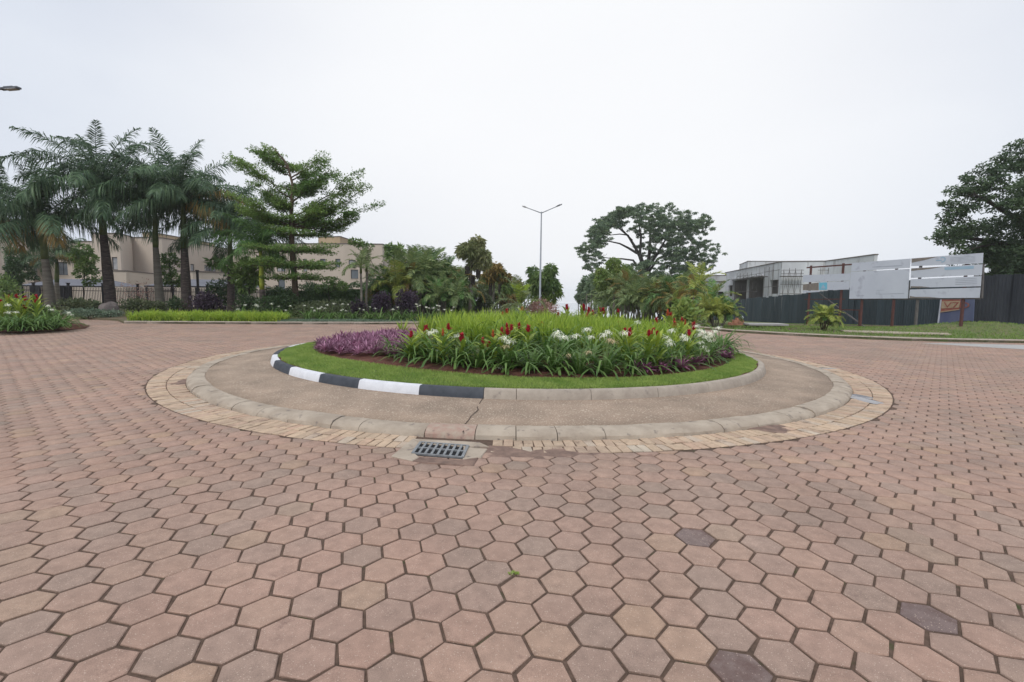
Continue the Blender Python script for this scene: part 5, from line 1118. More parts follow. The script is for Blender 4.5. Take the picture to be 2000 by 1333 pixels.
S = [('round_shrub', 744, 600, 27.8, .62, .62, 1.15, 1300, .13, 'leaf_pu', 'dark purple ball shrub on a short stem, left of the pair', .35), ('round_shrub', 793, 600, 27.8, .75, .62, 1.2, 1500, .13, 'leaf_pu', 'dark purple ball shrub on a short stem, right of the pair', .35),
     ('purple_shrub', 400, 600, 30, 1.25, .8, 1.25, 1700, .16, 'leaf_pu', 'wide dark purple shrub between the two dark palm trunks', 0), ('purple_shrub', 700, 600, 28.5, .8, .5, .9, 900, .14, 'leaf_pu', 'low purple shrub at the feet of the twin trunk palms', 0),
     ('juniper_bush', 548, 600, 29, 1.5, .8, 1.35, 3000, .12, 'leaf_hedge', 'dark domed evergreen bush left of the tiered tree', 0), ('juniper_bush', 640, 605, 28.4, 2.3, .9, .95, 3200, .12, 'leaf_low', 'low sprawling olive green bush right of the tiered tree trunk', 0),
     ('green_shrub', 440, 575, 34, 1.5, .8, 2.2, 1500, .2, 'leaf_hedge', 'tall green shrub behind the purple one', 0), ('green_shrub', 345, 600, 31, .6, .5, .9, 500, .16, 'leaf_hedge', 'small dark shrub between the close palm trunks', 0),
     ('low_shrub', 145, 615, 27.6, 1.3, .7, .85, 1300, .15, 'leaf_low', 'low mixed green shrub behind the planter, left one', 0), ('low_shrub', 180, 615, 28.2, 1.0, .7, .75, 1100, .15, 'leaf_low', 'low mixed green shrub touching the boulder', 0),
     ('low_shrub', 262, 605, 29, 1.2, .6, .9, 1100, .14, 'leaf_low', 'bushy green shrub right of the boulder', 0), ('low_shrub', 300, 605, 29.6, .9, .6, .8, 900, .14, 'leaf_low', 'bushy green shrub left of the pale palm trunk', 0),
     ('ground_bush', 165, 620, 25.6, 1.6, .5, .42, 1300, .10, 'bluegrn', 'flat grey green bush at the edge of the brick path', 0), ('ground_bush', 215, 618, 26.4, .9, .5, .35, 600, .10, 'bluegrn', 'small flat grey green bush in front of the boulder', 0),
     ('dry_shrub', 265, 575, 38, 1.8, .5, 2.0, 380, .13, 'pinkbush', 'sparse brownish shrub standing against the black railings', 0), ('green_shrub', 5, 570, 26, 1.1, .7, 1.9, 1200, .17, 'leaf', 'tall green shrub at the left edge behind the red gingers', 0), ('green_shrub', 485, 600, 31, 1.0, .6, 1.1, 900, .16, 'leaf_hedge', 'leafy green shrub just left of the yellow shafted palm', 0)]
for (nm, x, y, Y, rx, ry, rz, n, ls, m, lb, sh) in S:
    random.seed(int(x)); p = at(x, y, Y); p.z = gzm(p.x, p.y) - .02; shrub(nm, p, rx, ry, rz, n, ls, M[m], lb, 'shrub', None, 16, True, sh)
# white crinum border
random.seed(17); lil3 = []
for i, x in enumerate((470, 492, 535, 556, 600, 622, 644, 668, 690, 722, 742, 768, 785, 803, 822, 840, 858, 876)):
    Y = 26.0 + random.uniform(-.3, .5); p = at(x, 620, Y); p.z = gzm(p.x, p.y) - .01
    r_ = empty('white_lily', p, '%s white lily clump from the left in the border behind the blue green ground cover' % ORD[i], 'lily', 'white lilies in the border under the hedge', random.uniform(0, 6.28), random.uniform(1.25, 1.5)); link('leaves', LM[i % 5], r_); lil3.append(r_)
    for _ in range(random.choice((1, 2, 3, 4)) if x > 530 else 2): lily_flower(x + random.uniform(-12, 12), random.uniform(594, 608), False, [r_], random.uniform(.55, .85))
# boulder
def rock(name, loc, s, m, label, seed, cat='rock', sub=3):
    bm = bmesh.new(); bmesh.ops.create_icosphere(bm, subdivisions=sub, radius=1); rg = random.Random(seed); ph = [rg.uniform(0, 6) for _ in range(6)]
    for v in bm.verts:
        c = v.co; f = 1 + .14 * math.sin(c.x * 2.3 + ph[0]) * math.cos(c.y * 2.7 + ph[1]) + .10 * math.sin(c.z * 4 + ph[2] + c.x * 3) + rg.uniform(-.02, .02); v.co = Vector((c.x * s[0], c.y * s[1], c.z * s[2])) * f
    me = bpy.data.meshes.new(name); bm.to_mesh(me); bm.free(); me.materials.append(m); return tag(link(name, me, None, loc), label, cat)
p = at(214, 608, 27.5); rock('boulder', (p.x, p.y, .30), (.52, .42, .72), M['rock'], 'grey pointed boulder leaning at the foot of the tall dark palm', 3)

# ------------------------------------------------------------------ black railings
def railing():
    Y = 40; x0, x1 = at(-70, 600, Y).x, at(905, 600, Y).x; root = empty('metal_railing', (x0, Y, 0.1), 'long black metal railing behind the palms and hedges', 'fence'); L = x1 - x0
    mb = MB(); n = int(L / .13)
    for i in range(n): x = i * .13; mb.box((x - .017, -.012, 0), (x + .017, .012, 1.75 + (.05 if i % 2 else 0)))
    tag(mb.obj('bars', M['fence_black'], root), kind='stuff')
    for z in (.2, 1.45): mb = MB(); mb.box((0, .014, z), (L, .054, z + .05)); mb.obj('rail', M['fence_black'], root)
    for i in range(int(L / 2.9) + 1):
        x = i * 2.9; mb = MB(); mb.box((x - .07, .056, 0), (x + .07, .196, 2.05)); mb.box((x - .1, .026, 2.05), (x + .1, .226, 2.12)); mb.obj('post', M['fence_black'], root)
railing()

# ------------------------------------------------------------------ buildings
def corner(px, py, h):
    a, b, c = ray(px, py); t = (h - H) / c; return Vector((a * t, b * t, 0))
def on_wall(px, py, A, B):
    a, b, c = ray(px, py); d = B - A; den = a * d.y - b * d.x; t = (A.x * d.y - A.y * d.x) / den; X = Vector((a * t, b * t, H + c * t)); u = ((X - A).x * d.x + (X - A).y * d.y) / d.length; return u, X.z
def outn(A, B):
    d = (B - A).normalized(); n = Vector((d.y, -d.x, 0)); return n if n.dot(A + B) < 0 else -n
def wall(root, A, B, z0, z1, holes, m, name='wall', th=.35, recess=None, cap=None, fill=None, bars=None, fr='frame_dk', box=None):
    """wall with real openings; holes as (px0, py0, px1, py1) sighted corners or ('m', u0, z0, u1, z1)"""
    d = (B - A); L = d.length; d = d.normalized(); nrm = -outn(A, B)
    H_ = []
    for h in holes:
        if h[0] == 'm': u0, a0, u1, a1 = h[1:]
        else: u0, za = on_wall(h[0], h[1], A, B); u1, zb = on_wall(h[2], h[3], A, B); a1, a0 = za, zb
        if u0 > u1: u0, u1 = u1, u0
        H_.append((max(.02, u0), max(z0 + .02, min(a0, a1)), min(L - .02, u1), min(z1 - .02, max(a0, a1))))
    us = sorted({0, L, *[h[0] for h in H_], *[h[2] for h in H_]}); zs = sorted({z0, z1, *[h[1] for h in H_], *[h[3] for h in H_]})
    mb = MB(); W = lambda u, z, y=0: A + d * u + nrm * y + Vector((0, 0, z)) - root.location
    for i in range(len(us) - 1):
        for j in range(len(zs) - 1):
            uc, zc = (us[i] + us[i + 1]) / 2, (zs[j] + zs[j + 1]) / 2
            if any(h[0] < uc < h[2] and h[1] < zc < h[3] for h in H_): continue
            mb.add([W(us[i], zs[j]), W(us[i + 1], zs[j]), W(us[i + 1], zs[j + 1]), W(us[i], zs[j + 1])], [(0, 1, 2, 3)])
    mb.add([W(0, z0, 0), W(0, z0, th), W(0, z1, th), W(0, z1, 0)], [(0, 1, 2, 3)]); mb.add([W(L, z0, 0), W(L, z0, th), W(L, z1, th), W(L, z1, 0)], [(0, 1, 2, 3)]); mb.add([W(0, z1), W(L, z1), W(L, z1, th), W(0, z1, th)], [(0, 1, 2, 3)])
    for (u0, a0, u1, a1) in H_:
        for q in (((u0, a0), (u1, a0)), ((u1, a0), (u1, a1)), ((u1, a1), (u0, a1)), ((u0, a1), (u0, a0))): mb.add([W(*q[0]), W(*q[1]), W(*q[1], th), W(*q[0], th)], [(0, 1, 2, 3)])
    w_ = mb.obj(name, M[m], root)
    for k, (u0, a0, u1, a1) in enumerate(H_):
        f = fill[k] if fill else 'glass'
        if f == 'open':
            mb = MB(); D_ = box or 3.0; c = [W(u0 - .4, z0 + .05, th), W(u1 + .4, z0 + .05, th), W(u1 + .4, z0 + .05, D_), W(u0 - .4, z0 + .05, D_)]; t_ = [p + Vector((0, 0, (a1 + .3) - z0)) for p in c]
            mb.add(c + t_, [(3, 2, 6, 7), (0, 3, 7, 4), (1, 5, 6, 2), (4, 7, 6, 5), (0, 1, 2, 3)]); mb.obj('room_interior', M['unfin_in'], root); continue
        mb = MB(); e = .06; 
        def bq(ua, za, ub, zb, y0=.10, y1=.15): mb.add([W(ua, za, y0), W(ub, za, y0), W(ub, zb, y0), W(ua, zb, y0), W(ua, za, y1), W(ub, za, y1), W(ub, zb, y1), W(ua, zb, y1)], [(0, 1, 2, 3), (0, 4, 5, 1), (1, 5, 6, 2), (2, 6, 7, 3), (3, 7, 4, 0)])
        bq(u0, a0, u1, a0 + e); bq(u0, a1 - e, u1, a1); bq(u0, a0 + e, u0 + e, a1 - e); bq(u1 - e, a0 + e, u1, a1 - e); nm = max(1, round((u1 - u0) / .75))
        for i in range(1, nm): u = u0 + (u1 - u0) * i / nm; bq(u - e / 2, a0 + e, u + e / 2, a1 - e)
        wo = mb.obj('window', M[fr], root)
        for i in range(nm):
            mb = MB(); ua, ub = u0 + (u1 - u0) * i / nm, u0 + (u1 - u0) * (i + 1) / nm; mb.add([W(ua, a0, .13), W(ub, a0, .13), W(ub, a1, .13), W(ua, a1, .13)], [(0, 1, 2, 3)]); mb.obj('pane', M['glass' if (i + k) % 3 else 'curtain'], wo)
        mb = MB(); mb.add([W(u0 - .05, a0 - .08, -.05), W(u1 + .05, a0 - .08, -.05), W(u1 + .05, a0, -.05), W(u0 - .05, a0, -.05), W(u0 - .05, a0 - .08, 0), W(u1 + .05, a0 - .08, 0), W(u1 + .05, a0, 0), W(u0 - .05, a0, 0)], [(0, 1, 2, 3), (3, 2, 6, 7), (0, 4, 5, 1), (0, 3, 7, 4), (1, 5, 6, 2)]); mb.obj('sill', M[m], wo)
    if cap:
        mb = MB(); mb.add([W(-.06, z1, -.06), W(L + .06, z1, -.06), W(L + .06, z1, th + .06), W(-.06, z1, th + .06)] + [W(-.06, z1 + .12, -.06), W(L + .06, z1 + .12, -.06), W(L + .06, z1 + .12, th + .06), W(-.06, z1 + .12, th + .06)], [(4, 5, 6, 7), (0, 1, 5, 4), (1, 2, 6, 5), (2, 3, 7, 6), (3, 0, 4, 7)]); mb.obj('parapet_cap', M[cap], root)
    return w_
def roof(root, pts, z, m='cream_dark', name='roof'):
    mb = MB(); mb.add([Vector((p.x, p.y, z)) - root.location for p in pts], [tuple(range(len(pts)))]); mb.obj(name, M[m], root)
back = lambda p, d=9: p + Vector((p.x, p.y, 0)).normalized() * d
def house(name, label, corners, h, holes, m='cream', cap='cream_dark', z0=-.3, depth=9, fill=None, side=True, fills=None, cat='house'):
    """corners: sighted parapet corners left to right at true height h"""
    P = [corner(x, y, h) for x, y in corners]; g = gz(P[0].x, P[0].y); root = empty(name, (P[0].x, P[0].y, z0 + g), label, cat)
    Q = [P[0] + Vector((0, depth, 0))] + P + [P[-1] + Vector((0, depth, 0))] if side else P
    o = 1 if side else 0
    for i in range(len(Q) - 1):
        hs = holes.get(i - o, []); wall(root, Q[i], Q[i + 1], z0 + g, h, hs, m, cap=cap, fill=(fills or {}).get(i - o))
    roof(root, Q, h - .3); return root, P
house('town_house', 'cream two-storey house at the far left behind the first palms', [(-60, 456), (0, 461.5), (60, 466), (60.5, 470), (184, 473)], 8.0, {1: [(8, 505, 22, 540)], 2: [], 3: [(64, 508, 74, 546), (112, 512, 133, 538)]})
hz2, P2_ = house('town_house', 'cream two-storey house with a projecting upper bay left of the pale palm', [(184, 456.5), (233, 457.5), (256, 463.5), (258, 465), (300, 465), (316, 466), (385, 477), (444, 487)], 8.3, {0: [(218, 502.5, 233, 527.5)], 5: [(372, 516, 380, 530)], 6: [(399, 518, 422, 531.5), (431, 519, 441, 532)]})
# string line and ground floor terrace in front
r_, P_ = house('terrace_wing', 'cream ground floor wing in front of the bay fronted house', [(150, 531), (220, 530), (246, 530.5), (301, 536)], 3.7, {}, depth=6); 
r_, P_ = house('terrace_wing', 'cream ground floor wing behind the dark palm trunks', [(350, 531), (376, 531.5), (445, 534.5)], 3.7, {}, depth=6)
house('stair_tower', 'small brown rendered roof tower above the middle cream house', [(283, 455), (302, 456), (347, 464), (389, 472)], 9.6, {}, 'cream_pent', depth=4)
house('town_house', 'cream wing seen between the palm trunks left of the tiered tree', [(444, 494), (506, 496)], 7.6, {0: [(478, 512, 490, 528)]})
r_, P_ = house('town_house', 'large cream two-storey house behind the tiered tree', [(473, 477.5), (560, 477), (669, 477), (747, 478), (752, 480), (782, 491)], 8.6, {0: [(540, 503, 558, 531), (543, 546, 557, 566)], 1: [(592, 506, 600, 531), (625, 506, 636, 522), (655, 506, 665, 522)], 2: [(681, 508, 695, 524), (685, 527, 700, 545)], 3: [(749, 512, 751, 527)]})
house('penthouse', 'ochre rooftop room with sloping parapet on the large cream house', [(626, 464), (664, 463), (686, 470)], 10.2, {}, 'cream_pent', depth=4)
house('low_house', 'distant cream flat-roofed house behind the avenue palms', [(868, 535), (908, 534.5)], 7.0, {}, depth=8)
house('low_house', 'low cream wall part behind the cane palms right of the big house', [(783, 528), (806, 528)], 4.5, {}, depth=6)
# carports
def carport(name, label, x0, x1, ye, yr, Y):
    a, b = at(x0, ye, Y), at(x1, ye, Y); zr = at((x0 + x1) / 2, yr, Y + 2).z; r_ = empty(name, (a.x, Y, 0), label, 'carport'); L = b.x - a.x; e = a.z
    mb = MB(); V = [(0, 0, e), (L, 0, e), (L, 4.5, e), (0, 4.5, e), (L * .2, 2.2, zr), (L * .8, 2.2, zr)]; mb.add(V, [(0, 1, 5, 4), (1, 2, 5), (2, 3, 4, 5), (3, 0, 4)]); mb.obj('canopy', M['shade'], r_)
    mb = MB(); mb.box((0, -.04, e - .12), (L, .04, e - .004)); mb.obj('edge_beam', M['frame_dk'], r_)
    for x in (.1, L * .5, L - .1): mb = MB(); mb.box((x - .05, .06, -.3), (x + .05, .16, e - .13)); mb.obj('post', M['frame_dk'], r_)
carport('carport', 'grey canopy carport in front of the far left house', 38, 205, 557, 545, 42)
carport('carport', 'grey canopy carport behind the pale and dark palm trunks', 282, 480, 558, 546, 42)
p = at(389, 610, 34); r_ = empty('dark_pole', (p.x, p.y, 0), 'dark square pole standing behind the purple shrub', 'pole'); mb = MB(); mb.box((-.06, -.06, 0), (.06, .06, at(389, 530, 34).z)); mb.obj('post', M['frame_dk'], r_); mb = MB(); mb.box((-.09, -.09, at(389, 530, 34).z), (.09, .09, at(389, 528, 34).z)); mb.obj('cap', M['frame_dk'], r_)
# door and window shapes behind the railings
for x0, x1, lb in ((58, 76, 'dark garage opening under the left carport'), (116, 138, 'dark double door behind the railings, left of the tall palm')):
    a, b = at(x0, 560, 45), at(x1, 560, 45); r_ = empty('dark_door', (a.x, 45, 0), lb, 'door'); mb = MB(); mb.box((0, 0, -.2), (b.x - a.x, .15, 2.2)); mb.obj('leaf', M['frame_dk'], r_); mb = MB(); mb.box((-.1, -.02, 2.2), (b.x - a.x + .1, .17, 2.3)); mb.obj('frame', M['cream_dark'], r_)
house('garden_wall', 'pale garden wall behind the railings on the left', [(-60, 566), (0, 566), (300, 568), (520, 571)], 1.75, {}, depth=.3)

# unfinished buildings on the right
A0, A1 = corner(1416, 533.5, 7), corner(1528, 511.8, 7); B1 = corner(1629, 511, 7); C1 = corner(1708, 498.3, 7)
ub = empty('unfinished_building', (A1.x, A1.y, -4), 'long unfinished grey plastered building with open garage bays behind the fence', 'building')
wall(ub, A0, A1, -4, 7, [(1423, 558, 1430, 579), (1432, 549, 1457, 586), (1460, 545, 1489.5, 584), (1504, 548, 1519.5, 574)], 'unfin', cap='cream_dark', fill=['open'] * 4)
wall(ub, A1, B1, -4, 7, [], 'unfin', cap='cream_dark'); wall(ub, B1, C1, -4, 7, [], 'unfin', cap='cream_dark'); wall(ub, C1, C1 + Vector((1.0, 12, 0)), -4, 7, [], 'unfin', cap='cream_dark')
# canopy slab over the garage bays, pilaster, band
d = (A1 - A0).normalized(); nr = outn(A0, A1)
def strip(px0, py0, px1, py1, hz_, prj, m, name):
    u0, z0_ = on_wall(px0, py0, A0, A1); u1, z1_ = on_wall(px1, py1, A0, A1); z = (z0_ + z1_) / 2; mb = MB(); a = A0 + d * u0 - ub.location; b = A0 + d * u1 - ub.location
    V = [a + Vector((0, 0, z)), b + Vector((0, 0, z)), b + nr * prj + Vector((0, 0, z)), a + nr * prj + Vector((0, 0, z))]; mb.add(V + [v + Vector((0, 0, hz_)) for v in V], [(0, 1, 2, 3), (4, 7, 6, 5), (0, 4, 5, 1), (1, 5, 6, 2), (2, 6, 7, 3), (3, 7, 4, 0)]); mb.obj(name, M[m], ub)
strip(1430, 546.5, 1492, 540.5, .18, .5, 'unfin', 'canopy_slab')
bx = empty('roof_block', (0, 0, 0), 'raised plain block on the roof of the unfinished building', 'building'); Pb = [corner(1461, 511, 9.3), corner(1532, 511.5, 9.3)]; bx.location = (Pb[0].x, Pb[0].y, 6)
Q = [Pb[0] + Vector((3, 10, 0)), Pb[0], Pb[1], Pb[1] + Vector((3, 10, 0))]
for i in range(3): wall(bx, Q[i], Q[i + 1], 2, 9.3, [], 'unfin', cap='cream_dark')
ub2 = empty('unfinished_building', (0, 0, 0), 'lower unfinished grey building behind the palms, left of the garage bays', 'building'); Pc = [corner(1352, 538.5, 6), corner(1418, 538.8, 6)]; ub2.location = (Pc[0].x, Pc[0].y, -4)
wall(ub2, Pc[0], Pc[1], -4, 6, [(1366, 568, 1375, 588), (1402, 570, 1412, 592)], 'unfin', cap='cream_dark', fill=['open', 'open']); wall(ub2, Pc[0] + Vector((2, 10, 0)), Pc[0], -4, 6, [], 'unfin', cap='cream_dark')
u0, z_ = on_wall(1362, 551, Pc[0], Pc[1]); mb = MB(); mb.box((0, -.12, 0), ((Pc[1] - Pc[0]).length, -.003, .18)); o = mb.obj('string_course', M['cream_dark'], ub2, loc=Vector((0, 0, z_ + 4)))
o.rotation_euler = (0, 0, math.atan2((Pc[1] - Pc[0]).y, (Pc[1] - Pc[0]).x))
# scaffolding in front
def scaffold(label, A, B, xs_px, y_top, y_bot, rows_, off=1.2, planks=(), seed=0, braces=True, name='scaffold'):
    random.seed(seed); d_ = (B - A).normalized(); n_ = outn(A, B); A_ = A + n_ * off; B_ = B + n_ * off
    r_ = empty(name, (A_.x, A_.y, 0), label, 'scaffold'); us = []
    Wp = lambda u, z, o=0: A_ + d_ * u - n_ * o + Vector((0, 0, z)) - r_.location
    for x in xs_px: u, zt = on_wall(x, y_top, A_, B_); _, zb = on_wall(x, y_bot, A_, B_); us.append(u); mb = MB(); mb.bar(Wp(u, zb), Wp(u, zt + random.uniform(-.2, .15)), .045); mb.obj('pole', M['steel_dk'], r_)
    for y in rows_: _, z = on_wall(xs_px[len(xs_px) // 2], y, A_, B_); mb = MB(); mb.bar(Wp(us[0] - .3, z, .06), Wp(us[-1] + .3, z, .06), .06); mb.obj('ledger', M['steel_dk'], r_)
    for y in planks: _, z = on_wall(xs_px[len(xs_px) // 2], y, A_, B_); mb = MB(); V0 = [Wp(us[0] - .3, z, .1), Wp(us[-1] + .3, z, .1), Wp(us[-1] + .3, z, .8), Wp(us[0] - .3, z, .8)]; mb.add(V0 + [v + Vector((0, 0, .12)) for v in V0], [(3, 2, 1, 0), (4, 5, 6, 7), (0, 1, 5, 4), (1, 2, 6, 5), (2, 3, 7, 6), (3, 0, 4, 7)]); mb.obj('plank', M['steel_dk'], r_)
    if braces:
        for i in range(len(us) - 1):
            _, za = on_wall(xs_px[i], rows_[0], A_, B_); _, zb = on_wall(xs_px[i], rows_[-1], A_, B_); mb = MB(); mb.bar(Wp(us[i], za, -.05), Wp(us[i + 1], zb, -.05), .028); mb.bar(Wp(us[i], zb, -.09), Wp(us[i + 1], za, -.09), .028); mb.obj('brace', M['steel_dk'], r_)
scaffold('steel scaffold with a plank deck on the blank grey facade', A1, B1, (1531, 1542, 1554, 1566), 525, 580, (528, 535, 556, 574), 1.2, (541,), 1)
scaffold('scaffold frame around the single square window opening', A0, A1, (1494, 1503, 1511, 1521), 524, 578, (529, 560), 1.0, (), 2, False)
scaffold('row of timber props and planks over the open garage bays', A0, A1, (1440, 1446, 1453, 1460, 1468, 1478, 1488), 533, 548, (538, 543), 1.6, (545,), 3)
scaffold('thin props standing inside the garage bays', A0, A1, (1440, 1449, 1470, 1478), 552, 588, (569,), .3, (), 4, False)
scaffold('scaffold poles on the blank facade behind the left sign', A1, B1, (1603, 1618, 1631), 524, 560, (528,), 1.0, (), 5, False)

# ------------------------------------------------------------------ corrugated fence
def sheet_mesh(name, w_, h, m, pitch=.19, dep=.035, extra=.0):
    V = []; Fs = []; xs = []; x = 0
    while x < w_ - .01: xs += [(x, 0), (x + pitch * .30, 0), (x + pitch * .5, -dep), (x + pitch * .8, -dep)]; x += pitch
    xs.append((w_, 0)); n = len(xs)
    for z in (0, h): V += [(a, b, z) for a, b in xs]
    V += [(a, b + .006, z) for z in (0, h) for a, b in xs]
    Fs = [(i, i + 1, n + i + 1, n + i) for i in range(n - 1)] + [(2 * n + i + 1, 2 * n + i, 3 * n + i, 3 * n + i + 1) for i in range(n - 1)] + [(n + i, n + i + 1, 3 * n + i + 1, 3 * n + i) for i in range(n - 1)]
    return mesh(name, V, Fs, m)
def fence(name, label, pts, h, m, wd=.95, seed=0):
    random.seed(seed); root = empty(name, (*pts[0][:2], 0), label, 'fence'); Ms = [sheet_mesh('sheet', wd + .08, h + k * .05, M[m]) for k in (0, 1, 2)]
    for (x0, y0), (x1, y1) in zip(pts, pts[1:]):
        a, b = Vector((x0, y0, 0)), Vector((x1, y1, 0)); L = (b - a).length; d = (b - a) / L; n = int(L / wd) + 1; az = math.atan2(d.y, d.x)
        for i in range(n):
            q = a + d * i * wd; o = link('sheet', Ms[random.randrange(3)], root, Vector((q.x, q.y, gzm(q.x, q.y) - .08 + random.uniform(-.03, .03))) - root.location + Vector((0, (.02 if i % 2 else -.02) + random.uniform(-.006, .006), 0)), az); o.rotation_euler = (random.uniform(-.012, .012), random.uniform(-.006, .006), az)
            if i % 3 == 0: mb = MB(); mb.box((-.03, .03, -.1), (.03, .09, h - .1)); mb.obj('post', M['steel_dk'], root, loc=Vector((q.x, q.y, gzm(q.x, q.y))) - root.location, rz=az)
# along its length the fence recedes to the lake
FP = [(1300, 100), (1430, 69), (1573, 46.5), (1657, 38), (1760, 31.5), (1893, 26.9)]
FX = [(at(x, 600, Y).x, Y) for x, Y in FP]
fence('iron_sheet_fence', 'dark blue grey corrugated iron fence receding behind the sign frames', FX, 2.95, 'sheet', seed=1)
fence('black_hoarding', 'tall black corrugated hoarding facing the road at the right edge', [(FX[-1][0] + .1, FX[-1][1] - .1), (30, 26.4), (52, 25.6)], 3.05, 'sheet_blk', seed=2)
# painted banner sheets fixed on the fence
BA, BB = Vector((*FX[-2], 0)), Vector((*FX[-1], 0)); dB = (BB - BA).normalized(); nB = outn(BA, BB)
BA2, BB2 = BA + nB * .12, BB + nB * .12 + dB * .6
def panel(root, name, quad, A, B, m, th=.03, off=0.0, fl=True):
    d_ = (B - A).normalized(); n_ = outn(A, B); V = []
    for x, y in quad:
        u, z = on_wall(x, y, A, B); V.append(A + d_ * u + Vector((0, 0, z)) + n_ * off)
    V = [v - root.location for v in V]; V2 = [v + n_ * -th for v in V]; n = len(V); mb = MB(); mb.add(V + V2, [tuple(range(n)), tuple(range(2 * n - 1, n - 1, -1))] + [(i, (i + 1) % n, n + (i + 1) % n, n + i) for i in range(n)])
    return mb.obj(name, M[m], root)
bn = empty('banner_sheet', (BA2.x, BA2.y, 0), 'faded blue sheet with a red and tan lettered panel under the right sign', 'banner')
panel(bn, 'backing', [(1839, 584), (1903, 584), (1900, 641), (1834, 634)], BA2, BB2, 'sheet_blue', .03)
panel(bn, 'lower_panel', [(1872, 627), (1899, 627), (1898, 640), (1872, 639)], BA2, BB2, 'frame_dk', .01, .012)
panel(bn, 'print_panel', [(1840, 585), (1877, 585), (1874, 605), (1837, 611)], BA2, BB2, 'banner_red', .01, .014)
panel(bn, 'print_panel', [(1840.5, 589), (1876, 588), (1874, 601), (1838.5, 603)], BA2, BB2, 'banner_tan', .006, .022)
panel(bn, 'trim_strip', [(1837, 609), (1875, 604), (1875, 605.5), (1837, 611)], BA2, BB2, 'banner_tan', .006, .03)
panel(bn, 'edge_pole', [(1838, 583), (1840, 583), (1834, 632), (1832, 632)], BA2, BB2, 'board', .04, .04)
def text(root, s, px, py, A, B, size, m, off, sx=1):
    d_ = (B - A).normalized(); n_ = outn(A, B); u, z = on_wall(px, py, A, B); p = A + d_ * u + Vector((0, 0, z)) + n_ * off - root.location
    c = bpy.data.curves.new('lettering', 'FONT'); c.body = s; c.size = size; c.extrude = .004; t = bpy.data.objects.new('lettering', c); COL.objects.link(t); bpy.context.view_layer.update()
    me = bpy.data.meshes.new_from_object(t.evaluated_get(bpy.context.evaluated_depsgraph_get())); bpy.data.objects.remove(t); me.materials.clear(); me.materials.append(M[m]); o = link('lettering', me, root, p); o.rotation_euler = (R(90), 0, math.atan2(d_.y, d_.x)); o.scale = (sx, 1, 1); return o
text(bn, 'V7D', 1843, 601, BA2, BB2, .46, 'banner_red', .030, 1.9)

# ------------------------------------------------------------------ sign boards on their steel frames
SB = at(1920, 540, 22.0); SA = at(1568, 540, 31.2); SB.z = SA.z = 0
dS = (SB - SA).normalized(); nS = outn(SA, SB)
def sgn(label): return empty('sign_board', (SA.x, SA.y, 0), label, 'billboard')
def post(root, x, ytop, m='steel_red', w_=.095, off=-.10):
    u, zt = on_wall(x, ytop, SA, SB); q = SA + dS * u + nS * off; g = gzm(q.x, q.y) + mnd(q.x, q.y) - .1; mb = MB(); a = Vector((q.x, q.y, g)) - root.location; b = Vector((q.x, q.y, zt)) - root.location; mb.bar(a, b, w_); mb.obj('post', M[m], root)
def rail(root, x0, y0, x1, y1, m='steel_red', w_=.08, off=-.22, name='rail'):
    P = []
    for x, y in ((x0, y0), (x1, y1)): u, z = on_wall(x, y, SA, SB); P.append(SA + dS * u + nS * off + Vector((0, 0, z)) - root.location)
    mb = MB(); mb.bar(P[0], P[1], w_); mb.obj(name, M[m], root)
s1 = sgn('small weathered white sign with a blue square, leftmost of three, on a red frame')
for x, yt in ((1582, 519), (1645, 514.5)): post(s1, x, yt)
rail(s1, 1571, 523, 1664, 516.3); rail(s1, 1566, 585, 1644, 584.5, w_=.05); rail(s1, 1592, 573, 1684, 641, 'steel_dk', .06, -.3, 'brace'); rail(s1, 1622, 605, 1673, 606, w_=.06); rail(s1, 1673, 606, 1672, 641, w_=.06, name='post')
panel(s1, 'sign_panel', [(1568, 538), (1660, 534.5), (1659.5, 548.2), (1568, 552)], SA, SB, 'board')
panel(s1, 'sign_panel', [(1599, 552.2), (1659, 549.6), (1657.5, 566), (1599, 567.5)], SA, SB, 'board')
o = panel(s1, 'sign_panel', [(1568, 556), (1598.8, 552.4), (1598.8, 567.5), (1568, 567.5)], SA, SB, 'board_old'); o['label'] = 'peeled brown sign panel'
panel(s1, 'blue_square', [(1600, 552.6), (1615.5, 552), (1615.5, 566), (1600, 566.6)], SA, SB, 'blue', .004, .006)
panel(s1, 'triangle_mark', [(1602.5, 564.5), (1608, 555.5), (1613, 564)], SA, SB, 'blue_pale', .004, .012)
panel(s1, 'bottom_strip', [(1568, 568.3), (1600, 568.1), (1600, 570.6), (1568, 572.5)], SA, SB, 'board', .03)
s2 = sgn('large blank white sign in two stacked panels, middle of the three')
for x in (1687, 1750): post(s2, x, 512 - (x - 1687) * .07)
panel(s2, 'sign_panel', [(1664, 514.2), (1778.3, 505.5), (1776.6, 523.6), (1662.4, 530.4)], SA, SB, 'board')
panel(s2, 'sign_panel', [(1661.6, 531.8), (1776, 525.6), (1772.6, 583.4), (1658.4, 584)], SA, SB, 'board')
rail(s2, 1658.5, 585, 1773, 584.6, 'steel_dk', .07, -.1)
for q in ([(1672, 577.5), (1688, 577), (1688, 577.8), (1672, 578.3)], [(1716, 574.6), (1766, 573), (1766, 574), (1716, 575.6)], [(1704, 521.5), (1762, 518.6), (1762, 519.8), (1704, 522.7)], [(1712, 567), (1726, 566.6), (1726, 567.4), (1712, 567.8)]): panel(s2, 'faded_print', q, SA, SB, 'print_grey', .003, .004)
s3 = sgn('large white four-strip sign with peeled brown patches, rightmost of three')
for x in (1797, 1887): post(s3, x, 504 - (x - 1797) * .06, 'steel_red' if x > 1850 else 'steel_dk')
